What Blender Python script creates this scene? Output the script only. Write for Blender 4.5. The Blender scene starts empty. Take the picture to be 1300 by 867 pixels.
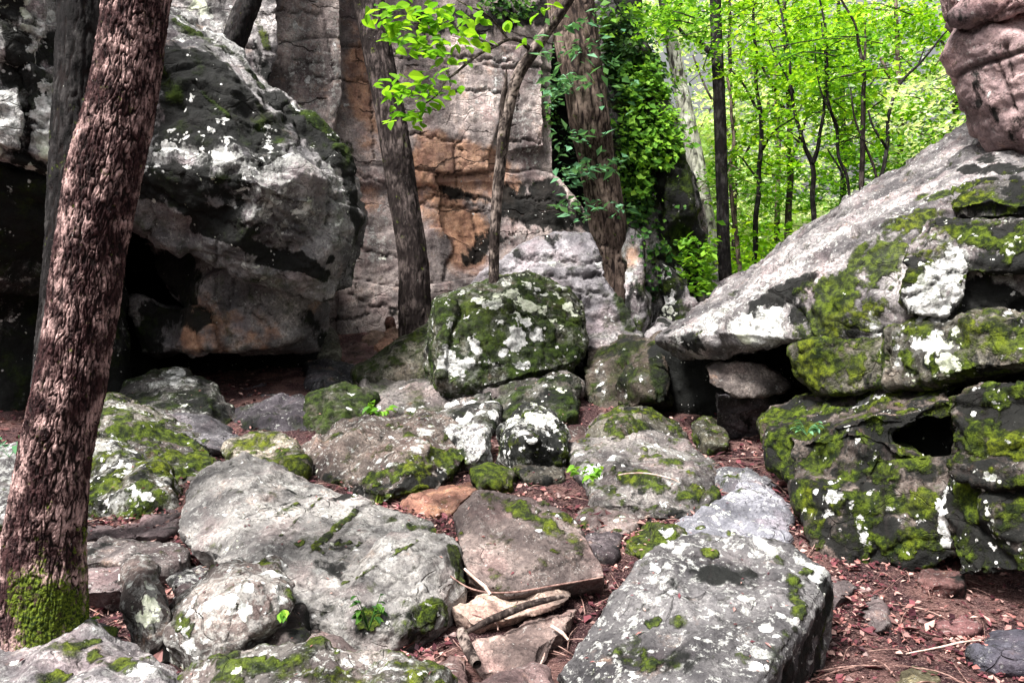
import bpy, bmesh, math, random
import numpy as np
from mathutils import Vector, Matrix

# ------------------------------------------------------------------ camera, world, sun, exposure
S = bpy.context.scene
COL = S.collection
random.seed(7)
rng = np.random.default_rng(7)
FPX = 1000.0
PITCH = math.atan(53.5 / FPX)
CAM = np.array([0.0, 0.0, 1.5])
cam_d = bpy.data.cameras.new("camera")
cam = bpy.data.objects.new("camera", cam_d)
COL.objects.link(cam)
cam_d.sensor_width = 36.0
cam_d.lens = 36.0 * FPX / 1300.0
cam_d.clip_start = 0.05
cam_d.clip_end = 1000
cam.location = CAM
cam.rotation_euler = (math.radians(90) - PITCH, 0, 0)
S.camera = cam

SUN_EL, SUN_AZ = math.radians(60), math.radians(-134)   # azimuth from +Y clockwise; soft light, high, from behind-left
world = bpy.data.worlds.new("World")
S.world = world
world.use_nodes = True
wn, wl = world.node_tree.nodes, world.node_tree.links
bg = wn["Background"]
sky = wn.new("ShaderNodeTexSky")
sky.sky_type = 'NISHITA'
sky.sun_disc = False
sky.sun_elevation = SUN_EL
sky.sun_rotation = SUN_AZ
sky.air_density = 2.0
sky.dust_density = 9.0
sky.ozone_density = 1.0
hsv = wn.new("ShaderNodeHueSaturation")
hsv.inputs['Saturation'].default_value = 0.12
wl.new(sky.outputs[0], hsv.inputs['Color'])
wl.new(hsv.outputs[0], bg.inputs['Color'])
bg.inputs['Strength'].default_value = 0.075
sd = bpy.data.lights.new("sun", 'SUN')
sd.energy = 5.0
sd.angle = math.radians(14)
sd.color = (1.0, 0.96, 0.9)
sun = bpy.data.objects.new("sun", sd)
COL.objects.link(sun)
sdir = Vector((math.sin(SUN_AZ) * math.cos(SUN_EL), math.cos(SUN_AZ) * math.cos(SUN_EL), math.sin(SUN_EL)))
sun.rotation_euler = sdir.to_track_quat('Z', 'Y').to_euler()
S.view_settings.view_transform = 'Standard'
S.view_settings.look = 'None'
S.view_settings.exposure = 1.22
S.view_settings.gamma = 1.0
S.cycles.max_bounces = 6
S.cycles.transparent_max_bounces = 8
S.cycles.sample_clamp_indirect = 4

# ------------------------------------------------------------------ geometry helpers
FW = np.array([0, math.cos(PITCH), -math.sin(PITCH)])
UP = np.array([0, math.sin(PITCH), math.cos(PITCH)])
RT = np.array([1.0, 0, 0])

def at(px, py, d):
    return CAM + d * (FW + (px - 650) / FPX * RT - (py - 433.5) / FPX * UP)

DT_Y = [340, 375, 400, 440, 480, 520, 560, 600, 650, 700, 750, 800, 867, 1000]
DT_D = [24, 18, 15, 12.8, 11, 9.2, 7.8, 6.8, 5.8, 5.05, 4.45, 3.95, 3.4, 2.55]
def D(py):
    return float(np.interp(py, DT_Y, DT_D))
_gp = np.array([at(650, y, d) for y, d in zip(DT_Y, DT_D)])[::-1]
GY = np.concatenate([[-8, 1.0], _gp[:, 1], [40, 70, 150, 400]])
GZ = np.concatenate([[-.2, -.16], _gp[:, 2], [5.0, 9.0, 20, 45]])

_perm = np.random.default_rng(3).permutation(256).astype(np.int64)
_perm = np.concatenate([_perm, _perm])
_g = np.random.default_rng(4).normal(size=(256, 3)); _g /= np.linalg.norm(_g, axis=1)[:, None]
_g = _g.astype(np.float32)
def pn(P):
    P = np.asarray(P, dtype=np.float32)
    I = np.floor(P).astype(np.int64); F = P - I; I &= 255
    U = F * F * F * (F * (F * 6 - 15) + 10)
    out = np.zeros(len(P), np.float32)
    for dx in (0, 1):
        wx = U[:, 0] if dx else 1 - U[:, 0]
        a = _perm[(I[:, 0] + dx) & 255]
        for dy in (0, 1):
            wy = U[:, 1] if dy else 1 - U[:, 1]
            b = _perm[(a + I[:, 1] + dy) & 255]
            for dz in (0, 1):
                wz = U[:, 2] if dz else 1 - U[:, 2]
                g = _g[_perm[(b + I[:, 2] + dz) & 255]]
                out += wx * wy * wz * (g[:, 0] * (F[:, 0] - dx) + g[:, 1] * (F[:, 1] - dy) + g[:, 2] * (F[:, 2] - dz))
    return out * 1.6
def fbm(P, o=4, g=0.5):
    r = 0; a = 1.0; P = np.asarray(P, np.float32)
    for k in range(o):
        r = r + a * pn(P + k * 17.3); P = P * 2.03; a *= g
    return r
def facets(P, seed):
    """cellular tilted planes: the broken, chipped look of fractured stone"""
    P = np.asarray(P, np.float32); I = np.floor(P).astype(np.int64); best = np.full(len(P), 1e9, np.float32); out = np.zeros(len(P), np.float32); b2 = best.copy(); o2 = out.copy()
    for dx in (-1, 0, 1):
        for dy in (-1, 0, 1):
            for dz in (-1, 0, 1):
                J = I + np.array([dx, dy, dz]); h = _perm[(_perm[(_perm[(J[:, 0] + seed) & 255] + J[:, 1]) & 255] + J[:, 2]) & 255]
                c = J + .5 + _g[h] * .55
                d = P - c; q = (d * d).sum(1)
                v = (d * _g[(h + 91) & 255]).sum(1) + _g[(h + 37) & 255, 0] * .5
                m = q < best; m2 = (~m) & (q < b2)
                b2 = np.where(m, best, np.where(m2, q, b2)); o2 = np.where(m, out, np.where(m2, v, o2))
                best = np.where(m, q, best); out = np.where(m, v, out)
    w = np.clip(.5 + (np.sqrt(b2) - np.sqrt(best)) / .16, 0, 1)
    return out * w + o2 * (1 - w)
def sstep(a, b, x):
    t = np.clip((x - a) / (b - a), 0, 1); return t * t * (3 - 2 * t)

def np_mesh(name, V, F, smooth=True, mat=None):
    """V (n,3), F (m,k) arrays of one face size"""
    V = np.asarray(V, np.float32); F = np.asarray(F, np.int32)
    me = bpy.data.meshes.new(name)
    me.vertices.add(len(V)); me.vertices.foreach_set('co', V.ravel())
    k = F.shape[1]
    me.loops.add(F.size); me.loops.foreach_set('vertex_index', F.ravel())
    me.polygons.add(len(F)); me.polygons.foreach_set('loop_start', np.arange(0, F.size, k, dtype=np.int32))
    me.update(calc_edges=True)
    if smooth: me.shade_smooth()
    else: me.shade_flat()
    if mat: me.materials.append(mat)
    return me

def tag(o, label=None, cat=None, group=None, kind=None):
    if label: o['label'] = label
    if cat: o['category'] = cat
    if group: o['group'] = group
    if kind: o['kind'] = kind
    return o
def link(name, me, parent=None, loc=(0, 0, 0)):
    o = bpy.data.objects.new(name, me); COL.objects.link(o); o.location = loc
    if parent: o.parent = parent
    return o
def empty(name, loc, label, cat, group=None):
    o = bpy.data.objects.new(name, None); COL.objects.link(o); o.location = loc
    o.empty_display_size = .2
    return tag(o, label, cat, group)

# ------------------------------------------------------------------ materials
def newmat(name):
    m = bpy.data.materials.new(name); m.use_nodes = True
    n = m.node_tree.nodes; l = m.node_tree.links
    b = n["Principled BSDF"]; b.inputs['Roughness'].default_value = .85
    b.inputs['Specular IOR Level'].default_value = .12
    return m, n, l, b
class NB:
    """small node helper"""
    def __init__(s, n, l): s.n, s.l = n, l
    def put(s, sock, v):
        if isinstance(v, (int, float)): sock.default_value = v
        elif isinstance(v, (tuple, list)):
            sock.default_value = tuple(v) + ((1.0,) if len(v) == 3 and len(sock.default_value) == 4 else ())
        else: s.l.new(v, sock)
    def math(s, op, a, b=0.0, c=None, clamp=False):
        x = s.n.new('ShaderNodeMath'); x.operation = op; x.use_clamp = clamp
        s.put(x.inputs[0], a); s.put(x.inputs[1], b)
        if c is not None: s.put(x.inputs[2], c)
        return x.outputs[0]
    def noise(s, vec, scale, detail=5, rough=.55, dist=0.0):
        x = s.n.new('ShaderNodeTexNoise'); s.l.new(vec, x.inputs['Vector'])
        x.inputs['Scale'].default_value = scale; x.inputs['Detail'].default_value = detail
        x.inputs['Roughness'].default_value = rough; x.inputs['Distortion'].default_value = dist
        return x.outputs['Fac']
    def vor(s, vec, scale, feature='F1', rand=1.0):
        x = s.n.new('ShaderNodeTexVoronoi'); x.feature = feature; s.l.new(vec, x.inputs['Vector'])
        x.inputs['Scale'].default_value = scale; x.inputs['Randomness'].default_value = rand
        return x.outputs['Distance']
    def mapr(s, v, a, b, c=0.0, d=1.0, smooth=True):
        x = s.n.new('ShaderNodeMapRange'); x.interpolation_type = 'SMOOTHSTEP' if smooth else 'LINEAR'
        s.put(x.inputs['Value'], v)
        for k, q in zip(('From Min', 'From Max', 'To Min', 'To Max'), (a, b, c, d)): s.put(x.inputs[k], q)
        return x.outputs['Result']
    def mix(s, f, a, b, mode='MIX'):
        x = s.n.new('ShaderNodeMix'); x.data_type = 'RGBA'; x.blend_type = mode
        s.put(x.inputs[0], f); s.put(x.inputs[6], a); s.put(x.inputs[7], b)
        return x.outputs[2]
    def attr(s, name, out='Fac'):
        x = s.n.new('ShaderNodeAttribute'); x.attribute_name = name; return x.outputs[out]
    def mapping(s, vec, scale=(1, 1, 1), rot=(0, 0, 0)):
        x = s.n.new('ShaderNodeMapping'); s.l.new(vec, x.inputs['Vector'])
        x.inputs['Scale'].default_value = scale; x.inputs['Rotation'].default_value = rot
        return x.outputs[0]
    def coord(s):
        t = s.n.new('ShaderNodeTexCoord'); o = s.n.new('ShaderNodeObjectInfo')
        v = s.n.new('ShaderNodeVectorMath'); v.operation = 'MULTIPLY_ADD'
        s.l.new(o.outputs['Random'], v.inputs[0]); v.inputs[1].default_value = (31, 17, 23)
        s.l.new(t.outputs['Object'], v.inputs[2]); return v.outputs[0]

def rock_mat(name, k=1.0, joints=False, grain=1.0, bump=1.0, mossb=1.0, ms=(.75, 1.08)):
    """k scales the pattern frequency (1 = near rocks)"""
    m, n, l, b = newmat(name); N = NB(n, l); P = N.coord()
    base = N.attr('base', 'Color')
    oir = n.new('ShaderNodeObjectInfo').outputs['Random']; r2 = N.math('FRACT', N.math('MULTIPLY', oir, 7.3))
    aM, aW, aD, aO, aC = (N.attr(q) for q in ('moss', 'white', 'dark', 'warm', 'crack'))
    n1 = N.noise(P, 1.7 * k, 8, .6, .4)
    n2 = N.noise(P, 9 * k, 6, .65)
    n3 = N.noise(P, 55 * k, 4, .7)
    c = N.mix(N.mapr(n1, .35, .68), N.mix(1.0, base, (.36, .35, .365), 'MULTIPLY'), N.mix(1.0, base, (1.5, 1.46, 1.45), 'MULTIPLY'))
    # pinkish and yellow mineral tints
    c = N.mix(N.math('MULTIPLY', N.mapr(N.noise(P, 3.1 * k, 4, .5), .5, .68), .35), c, N.mix(1.0, c, (1.25, .93, .95), 'MULTIPLY'))
    c = N.mix(N.mapr(n2, .3, .7, 0, 1), N.mix(1.0, c, (.5, .5, .52), 'MULTIPLY'), c)
    ln = N.noise(N.mapping(P, rot=(.7, .1, .3)), 21 * k, 6, .72, .1)
    c = N.mix(N.mapr(N.math('MULTIPLY_ADD', aW, .35, ln), .62, .68, 0, N.math('MULTIPLY', oir, .75)), c, (.42, .425, .41))
    l2 = N.noise(N.mapping(P, rot=(.2, .6, 1.3)), 44 * k, 5, .75)
    c = N.mix(N.mapr(N.math('MULTIPLY_ADD', N.math('MULTIPLY_ADD', n1, 1.0, -.5), .6, l2), .55, .62, 0, N.math('MULTIPLY', r2, .7)), c, N.mix(1.0, c, (1.9, 1.9, 1.85), 'MULTIPLY'))
    c = N.mix(N.mapr(N.math('MULTIPLY_ADD', N.math('MULTIPLY_ADD', n2, -1.0, .5), .6, l2), .46, .38, 0, .6), c, N.mix(1.0, c, (.3, .3, .31), 'MULTIPLY'))
    # orange iron stain
    mo = N.mapr(N.math('MULTIPLY_ADD', aO, .75, N.math('MULTIPLY_ADD', N.noise(P, 4.5 * k, 8, .7, .3), 1.8, -.4)), .62, 1.25)
    c = N.mix(N.math('MULTIPLY', mo, .8), c, N.mix(N.mapr(n2, .35, .65), (.24, .12, .08), (.50, .28, .17)))
    # grain speckle, both light and dark
    c = N.mix(N.mapr(n3, .52, .62, 0, .55 * grain), c, N.mix(1.0, c, (.4, .4, .42), 'MULTIPLY'))
    sp = N.math('MULTIPLY', N.mapr(N.noise(P, 90 * k, 2, .6), .6, .7, 0, .4 * grain), N.mapr(n2, .48, .6))
    c = N.mix(sp, c, (.6, .6, .58))
    # dark algae, and shade painted in through the same attribute
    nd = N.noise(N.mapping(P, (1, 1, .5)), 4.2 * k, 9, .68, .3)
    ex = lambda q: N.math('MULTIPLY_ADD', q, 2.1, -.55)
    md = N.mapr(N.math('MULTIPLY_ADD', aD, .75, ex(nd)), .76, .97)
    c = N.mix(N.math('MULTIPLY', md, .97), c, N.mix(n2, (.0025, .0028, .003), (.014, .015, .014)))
    # moss
    nm = N.noise(N.mapping(P, rot=(.3, .5, .9)), 5 * k, 9, .66, .2)
    mm = N.mapr(N.math('MULTIPLY_ADD', aM, .75, ex(nm)), ms[0], ms[1])
    nmc = N.noise(P, 16 * k, 6, .7)
    mc = N.mix(N.mapr(nmc, .38, .66), (.010, .018, .005), (.105 * mossb, .15 * mossb ** .8, .012))
    mc = N.mix(N.mapr(N.noise(P, 2.2 * k, 3, .5), .48, .7), mc, N.mix(1.0, mc, (1.6, 1.35, .9), 'MULTIPLY'))
    mc = N.mix(N.mapr(N.noise(P, 120 * k, 2, .6), .45, .62, 0, .6), mc, N.mix(1.0, mc, (.4, .42, .3), 'MULTIPLY'))
    c = N.mix(N.math('MULTIPLY', mm, .93), c, mc)
    # pale crustose lichen: crisp lobed blotches
    nw = N.noise(N.mapping(P, rot=(1.1, .2, .4)), 8.5 * k, 7, .62, .15)
    vw = N.vor(P, 13 * k)
    lob = N.math('MULTIPLY_ADD', vw, -.22, nw)
    mw = N.mapr(N.math('MULTIPLY_ADD', aW, .78, ex(lob)), .80, .86)
    # small round spots
    spv = N.vor(P, 17 * k)
    spm = N.math('MULTIPLY', N.mapr(spv, .17, .22, 1, 0), N.mapr(N.math('MULTIPLY_ADD', aW, .45, nw), .67, .72))
    fv = N.vor(N.mapping(P, (1, 1.4, .8), (.4, .2, .1)), 24 * k)
    fl = N.math('MULTIPLY', N.mapr(fv, .15, .2, 1, 0), N.math('MULTIPLY', md, N.mapr(N.math('MULTIPLY_ADD', fv, -.25, nw), .55, .58)))
    mw = N.math('MAXIMUM', N.math('MAXIMUM', mw, spm), fl)
    wc = N.mix(N.mapr(N.noise(P, 24 * k, 5, .7), .35, .62), (.27, .28, .27), (.80, .79, .79))
    wc = N.mix(N.mapr(N.noise(P, 1.3 * k, 2), .52, .65, 0, .5), wc, (.60, .66, .42))
    c = N.mix(N.math('MULTIPLY', mw, .93), c, wc)
    # darker in cracks
    c = N.mix(N.math('MULTIPLY', aC, .85, clamp=True), c, (.012, .010, .010))
    l.new(c, b.inputs['Base Color'])
    b.inputs['Roughness'].default_value = .8
    h = N.math('MULTIPLY_ADD', n2, .5, N.math('MULTIPLY', n3, .28))
    h = N.math('ADD', h, N.math('MULTIPLY', n1, .8))
    h = N.math('ADD', h, N.math('MULTIPLY', mm, N.math('MULTIPLY_ADD', N.noise(P, 100 * k, 3, .7), .6, .4)))
    h = N.math('ADD', h, N.math('MULTIPLY', mw, .12))
    # hairline fractures
    vc = N.n.new('ShaderNodeTexVoronoi'); vc.feature = 'DISTANCE_TO_EDGE'
    wv = N.n.new('ShaderNodeVectorMath'); wv.operation = 'ADD'
    nzc = N.n.new('ShaderNodeTexNoise'); l.new(P, nzc.inputs['Vector']); nzc.inputs['Scale'].default_value = 2.2 * k
    l.new(nzc.outputs['Color'], wv.inputs[0]); l.new(N.mapping(P, (1, 1, 2.2), (.2, .3, .5)), wv.inputs[1])
    l.new(wv.outputs[0], vc.inputs['Vector']); vc.inputs['Scale'].default_value = 2.6 * k
    h = N.math('ADD', h, N.math('MULTIPLY', N.mapr(vc.outputs['Distance'], 0, .03, -.45 * min(k, 1) ** 1.5, 0), N.mapr(n1, .5, .6)))
    if joints:
        sp3 = n.new('ShaderNodeSeparateXYZ'); l.new(n.new('ShaderNodeTexCoord').outputs['Object'], sp3.inputs[0])
        wz = N.math('MULTIPLY_ADD', N.noise(P, .9, 5, .6), .9, sp3.outputs['Z']); wx = N.math('MULTIPLY_ADD', N.noise(P, .8, 6, .65), 1.1, sp3.outputs['X'])
        def line(v, per, wdt, mk): 
            f = N.math('ABSOLUTE', N.math('SUBTRACT', N.math('FRACT', N.math('DIVIDE', v, per)), .5))
            return N.math('MULTIPLY', N.mapr(f, wdt / per * .35, wdt / per, 1, 0), mk)
        mk1 = N.mapr(N.noise(N.mapping(P, (.6, .6, 2)), 1.1, 2, .5), .52, .58); mk2 = N.mapr(N.noise(N.mapping(P, (2, 2, .7), (0, 0, 1)), .9, 2, .5), .58, .63)
        mk3 = N.mapr(N.noise(N.mapping(P, (.5, .5, 3), (1, 0, 1)), 1.3, 2, .5), .57, .62)
        jn = N.math('MAXIMUM', N.math('MAXIMUM', line(wz, .83, .022, mk1), line(wx, 1.37, .020, mk2)), line(N.math('ADD', wz, .3), .37, .013, mk3))
        h = N.math('MULTIPLY_ADD', jn, -1.6, h)
        c2 = N.mix(N.math('MULTIPLY', jn, .8), b.inputs['Base Color'].links[0].from_socket, (.03, .022, .02))
        vs = N.noise(N.mapping(P, (2.4, 2.4, .18)), 1.6, 7, .65)
        c2 = N.mix(N.mapr(vs, .50, .62, 0, .65), c2, N.mix(1.0, c2, (1.55, 1.5, 1.48), 'MULTIPLY'))
        c2 = N.mix(N.mapr(vs, .46, .36, 0, .5), c2, N.mix(1.0, c2, (.45, .42, .42), 'MULTIPLY'))
        l.new(c2, b.inputs['Base Color'])
    bp = n.new('ShaderNodeBump'); bp.inputs['Strength'].default_value = .9
    bp.inputs['Distance'].default_value = .042 * bump / k
    l.new(h, bp.inputs['Height']); l.new(bp.outputs[0], b.inputs['Normal'])
    return m

M_ROCK = rock_mat("rock_near", 1.0)
M_MID = rock_mat("rock_mid", .62, bump=1.1, mossb=.5, ms=(.5, 1.2))
M_FAR = rock_mat("rock_cliff", .55, bump=.9, mossb=.6)
M_CLIFF = rock_mat("rock_cliff_face", .6, joints=True, bump=.7)

def simple_mat(name, c1, c2, scale, rough=.9, bump=.01, stretch=(1, 1, 1)):
    m, n, l, b = newmat(name); N = NB(n, l); P = N.mapping(N.coord(), stretch)
    f = N.noise(P, scale, 6, .65)
    l.new(N.mix(N.mapr(f, .35, .65), c1, c2), b.inputs['Base Color']); b.inputs['Roughness'].default_value = rough
    bp = n.new('ShaderNodeBump'); bp.inputs['Distance'].default_value = bump; l.new(f, bp.inputs['Height']); l.new(bp.outputs[0], b.inputs['Normal'])
    return m

def bark_mat(name, dark, mid, light, k=1.0, lichen=.3):
    m, n, l, b = newmat(name); N = NB(n, l); P = N.coord()
    P2 = N.mapping(P, (1, 1, .3))
    f = N.noise(P2, 26 * k, 7, .7, .2); g = N.noise(P, 4 * k, 5, .6)
    hgt = N.attr('plate'); mo = N.attr('moss'); wt = N.attr('white')
    c = N.mix(N.mapr(f, .34, .64), dark, mid)
    c = N.mix(N.math('MULTIPLY', N.mapr(N.math('ADD', f, N.math('MULTIPLY_ADD', g, 1.8, -.6)), .70, 1.15), hgt), c, light)
    c = N.mix(N.mapr(hgt, .05, .5, .92, 0), c, (.012, .008, .008))
    lv = N.mapr(N.math('ADD', N.noise(P, 24 * k, 4, .7), N.math('MULTIPLY', wt, .5)), .70, .74, 0, lichen)
    c = N.mix(N.math('MULTIPLY', lv, 1.0), c, (.62, .62, .58))
    mm = N.mapr(N.math('MULTIPLY_ADD', mo, .75, N.math('MULTIPLY_ADD', N.noise(P, 10 * k, 8, .72), 2.2, -.6)), .72, 1.0)
    mc = N.mix(N.mapr(N.noise(P, 40 * k, 4, .7), .4, .62), (.015, .028, .006), (.12, .16, .016))
    c = N.mix(mm, c, mc)
    l.new(c, b.inputs['Base Color'])
    bp = n.new('ShaderNodeBump'); bp.inputs['Distance'].default_value = .02 / k; bp.inputs['Strength'].default_value = .9
    l.new(N.math('ADD', f, N.math('MULTIPLY', N.noise(P, 90 * k, 3, .7), .4)), bp.inputs['Height']); l.new(bp.outputs[0], b.inputs['Normal'])
    return m
M_BARK_RED = bark_mat("bark_reddish", (.008, .004, .005), (.062, .029, .030), (.58, .39, .37), 1.9, 1.0)
M_BARK_DK = bark_mat("bark_dark", (.003, .0028, .003), (.012, .010, .011), (.06, .055, .055), 1.0, .8)
M_BARK_GR = bark_mat("bark_grey_brown", (.006, .004, .004), (.028, .021, .020), (.12, .095, .09), .9, .8)
M_BARK_BR = bark_mat("bark_brown", (.022, .015, .012), (.10, .07, .058), (.25, .19, .16), .7, .3)
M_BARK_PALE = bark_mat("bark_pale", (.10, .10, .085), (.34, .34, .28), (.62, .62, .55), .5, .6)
M_DEAD = bark_mat("wood_weathered", (.014, .010, .010), (.06, .045, .04), (.36, .29, .26), 1.2, .2)

def leaf_mat(name, cols, trans=.5, rough=.5):
    m, n, l, b = newmat(name); N = NB(n, l)
    g = n.new('ShaderNodeNewGeometry'); oi = n.new('ShaderNodeObjectInfo')
    r = N.math('FRACT', N.math('ADD', g.outputs['Random Per Island'], oi.outputs['Random']))
    ra = n.new('ShaderNodeValToRGB'); l.new(r, ra.inputs[0])
    e = ra.color_ramp.elements
    e[0].position = 0; e[0].color = (*cols[0], 1); e[1].position = 1; e[1].color = (*cols[-1], 1)
    for i, cc in enumerate(cols[1:-1]):
        q = e.new((i + 1) / (len(cols) - 1)); q.color = (*cc, 1)
    l.new(ra.outputs[0], b.inputs['Base Color']); b.inputs['Roughness'].default_value = rough
    if trans > 0:
        t = n.new('ShaderNodeBsdfTranslucent')
        l.new(N.mix(1.0, ra.outputs[0], (1.5, 1.4, .7), 'MULTIPLY'), t.inputs['Color'])
        mx = n.new('ShaderNodeMixShader'); mx.inputs[0].default_value = trans
        l.new(b.outputs[0], mx.inputs[1]); l.new(t.outputs[0], mx.inputs[2])
        l.new(mx.outputs[0], n['Material Output'].inputs['Surface'])
    return m
M_LEAF_NEAR = leaf_mat("leaf_bright", [(.07, .21, .014), (.13, .32, .02), (.24, .45, .03), (.10, .25, .03)], .5)
M_LEAF_IVY = leaf_mat("leaf_ivy", [(.008, .03, .008), (.02, .07, .012), (.08, .18, .02), (.03, .09, .03)], .3)
M_LEAF_IVYB = leaf_mat("leaf_ivy_bright", [(.06, .17, .02), (.13, .30, .03), (.25, .45, .05)], .4)
M_LEAF_CYAN = leaf_mat("leaf_bluish", [(.05, .14, .07), (.10, .24, .12), (.14, .30, .18)], .3)
M_LEAF_BG = [leaf_mat("leaf_wood_a", [(.07, .20, .010), (.17, .38, .016), (.36, .58, .04)], .5),
             leaf_mat("leaf_wood_b", [(.035, .12, .012), (.10, .27, .02), (.24, .46, .04)], .5),
             leaf_mat("leaf_wood_c", [(.30, .48, .20), (.52, .68, .38), (.74, .82, .62)], .5)]  # last one: haze and glare put into the pale leaf colour
M_LITTER = leaf_mat("leaf_litter", [(.012, .004, .007), (.07, .02, .026), (.16, .05, .06), (.025, .009, .013), (.30, .13, .115), (.04, .012, .015), (.52, .33, .29), (.10, .03, .035)], 0, .55)
M_TWIG = simple_mat("twig", (.10, .05, .045), (.34, .22, .19), 20, .8, .004)
M_TWIGP = simple_mat("twig_pale", (.30, .20, .17), (.62, .48, .42), 20, .8, .004)
M_PEB = simple_mat("pebble", (.10, .06, .06), (.30, .22, .21), 14, .85, .006)

# ------------------------------------------------------------------ rocks
ROCKS = []          # dicts: obj, V (world), attributes
def H(s):
    """'x,y,d x,y,d ...' -> list of points; d may be empty = ground depth there, or '+.3'/'-.2' relative to it"""
    out = []
    for t in s.split():
        x, y, d = t.split(',')
        x = float(x); y = float(y)
        if d == '': dd = D(y)
        elif d[0] in '+-': dd = D(y) + float(d)
        else: dd = float(d)
        out.append((x, y, dd))
    return out

def rock(name, hulls, label, cat='rock', base=(.24, .23, .23), moss=0., white=.12, dark=.15, warm=0., mat=None,
         parent=None, group=None, thick=.8, drop=.3, vox=None, px=2.6, n1=.022, strata=None, chips=14, seed=None,
         smooth=1, crackn=.0, kind=None, tilt=(.1, .2, 1), rough=1.0, facet=1.0, blocks=None):
    if isinstance(hulls, str): hulls = [hulls]
    seed = (sum(ord(ch) * (i % 7 + 1) for i, ch in enumerate(str(hulls))) % 997) * .37 if seed is None else seed
    bm = bmesh.new()
    dmean = []
    for h in hulls:
        t = thick
        if isinstance(h, tuple): h, t = h
        pts = H(h); P = np.array([at(*p) for p in pts]); dmean += [p[2] for p in pts]
        c = P.mean(0); v = c - CAM; v = v / v[1]
        back = P + v * t + (P - (CAM + (P - CAM))) * 0
        allp = [P, back]
        ymed = np.percentile([p[1] for p in pts], 62)
        low = np.array([P[i] for i, p in enumerate(pts) if p[1] >= ymed])
        if drop > 0: allp += [low + np.array([0, .9 * drop, -drop]), low + v * t + np.array([0, 0, -drop])]
        A = np.concatenate(allp)
        vs = [bm.verts.new(p) for p in A]
        bmesh.ops.convex_hull(bm, input=vs, use_existing_faces=False)
        loose = [w for w in bm.verts if not w.link_faces]
        bmesh.ops.delete(bm, geom=loose, context='VERTS')
    me = bpy.data.meshes.new(name); bm.to_mesh(me); bm.free()
    dm = float(np.mean(dmean))
    if vox is None: vox = px * dm / FPX
    tmp = bpy.data.objects.new('tmp', me); COL.objects.link(tmp)
    r = tmp.modifiers.new('r', 'REMESH'); r.mode = 'VOXEL'; r.voxel_size = vox; r.use_smooth_shade = True
    if smooth:
        s = tmp.modifiers.new('s', 'SMOOTH'); s.iterations = smooth; s.factor = .6
    dg = bpy.context.evaluated_depsgraph_get()
    ev = bpy.data.meshes.new_from_object(tmp.evaluated_get(dg))
    bpy.data.objects.remove(tmp); bpy.data.meshes.remove(me)
    me = ev; me.name = name
    n = len(me.vertices)
    V = np.empty(n * 3, np.float32); me.vertices.foreach_get('co', V); V = V.reshape(-1, 3).astype(np.float64)
    Nn = np.empty(n * 3, np.float32); me.vertex_normals.foreach_get('vector', Nn); Nn = Nn.reshape(-1, 3).astype(np.float64)
    c = V.mean(0); size = float(np.linalg.norm(np.percentile(V, 95, axis=0) - np.percentile(V, 5, axis=0)))
    size = min(size, 3.0)
    # flat chips off corners
    rr = np.random.default_rng(int(seed * 10) + 5)
    for k in range(chips):
        d = rr.normal(size=3); d /= np.linalg.norm(d)
        q = V @ d; h = np.percentile(q, 100) - rr.uniform(.01, .055) * size
        ov = np.clip(q - h, 0, None); V -= ov[:, None] * d * .85
    S0 = V + seed
    ff = min(max(size, .5), 3)
    disp = .38 * n1 * size * fbm(S0 / (.38 * ff), 4, .5)
    wv = .25 * np.stack([fbm(S0 / (.3 * ff) + q * 7, 2) for q in range(3)], 1)
    disp += facet * .046 * ff * facets(S0 / (.5 * ff) + wv * .12, 3)
    disp += facet * .022 * ff * facets(S0 / (.24 * ff) + wv * .3, 23)
    disp += facet * .009 * math.sqrt(ff) * facets(S0 / (.12 * math.sqrt(ff)) + wv * 2, 11)
    disp += .012 * rough * math.sqrt(ff) * fbm(S0 / .13, 3, .6)
    # facet-like ridging
    rd = 1 - np.abs(pn(S0 / (.30 * ff) + 40)) * 2
    disp -= .007 * ff * rough * sstep(.55, 1, rd)
    if strata:
        L, amp = strata
        a = np.array(tilt, float); a /= np.linalg.norm(a)
        u = (V @ a) / L + .8 * fbm(S0 / (1.8 * L * 2), 3) 
        fr = u - np.floor(u)
        lay = pn(np.stack([np.floor(u) * 3.7, S0[:, 0] * .8, S0[:, 1] * .8], 1))
        disp += amp * (lay * .8) - amp * .9 * sstep(.82, .95, fr) * (1 - sstep(.97, 1, fr))
    crack = np.zeros(n)
    if blocks:
        bh, bw, ba = blocks
        zz = V[:, 2] / bh + .22 * pn(S0 * .35) + .05 * pn(S0 * 1.7); row = np.floor(zz)
        hh = np.sin(row * 12.9898) * 43758.5; hh -= np.floor(hh)
        xx = V[:, 0] / (bw * (.6 + .8 * hh)) + hh * 7 + .16 * pn(S0 * .5 + 3) + .05 * pn(S0 * 1.9); colm = np.floor(xx)
        h2 = np.sin(row * 78.233 + colm * 37.719) * 43758.5; h2 -= np.floor(h2)
        h3 = np.sin(row * 18.1 + colm * 91.7) * 24634.6; h3 -= np.floor(h3)
        disp += ba * (h2 - .5) + ba * .5 * (h3 - .5) * (zz - row - .5) * 2
        ez = np.minimum(zz - row, row + 1 - zz) * bh; ex_ = np.minimum(xx - colm, colm + 1 - xx) * bw
        e = np.minimum(ez, ex_ + (h3 > .6) * .5)
        disp -= .035 * sstep(.045, .0, e); crack += sstep(.035, .0, e) * .8
    if crackn > 0:
        q = np.abs(pn(S0 * np.array([.9, .9, 1.6]) / (.5 * ff) + 9) + .25 * pn(S0 / .15) * .3)
        m = 1 - sstep(0, .035, q); m *= sstep(-.1, .3, pn(S0 / (.7 * ff) + 77))
        disp -= crackn * m; crack += m * .7
    V += Nn * disp[:, None]
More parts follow.
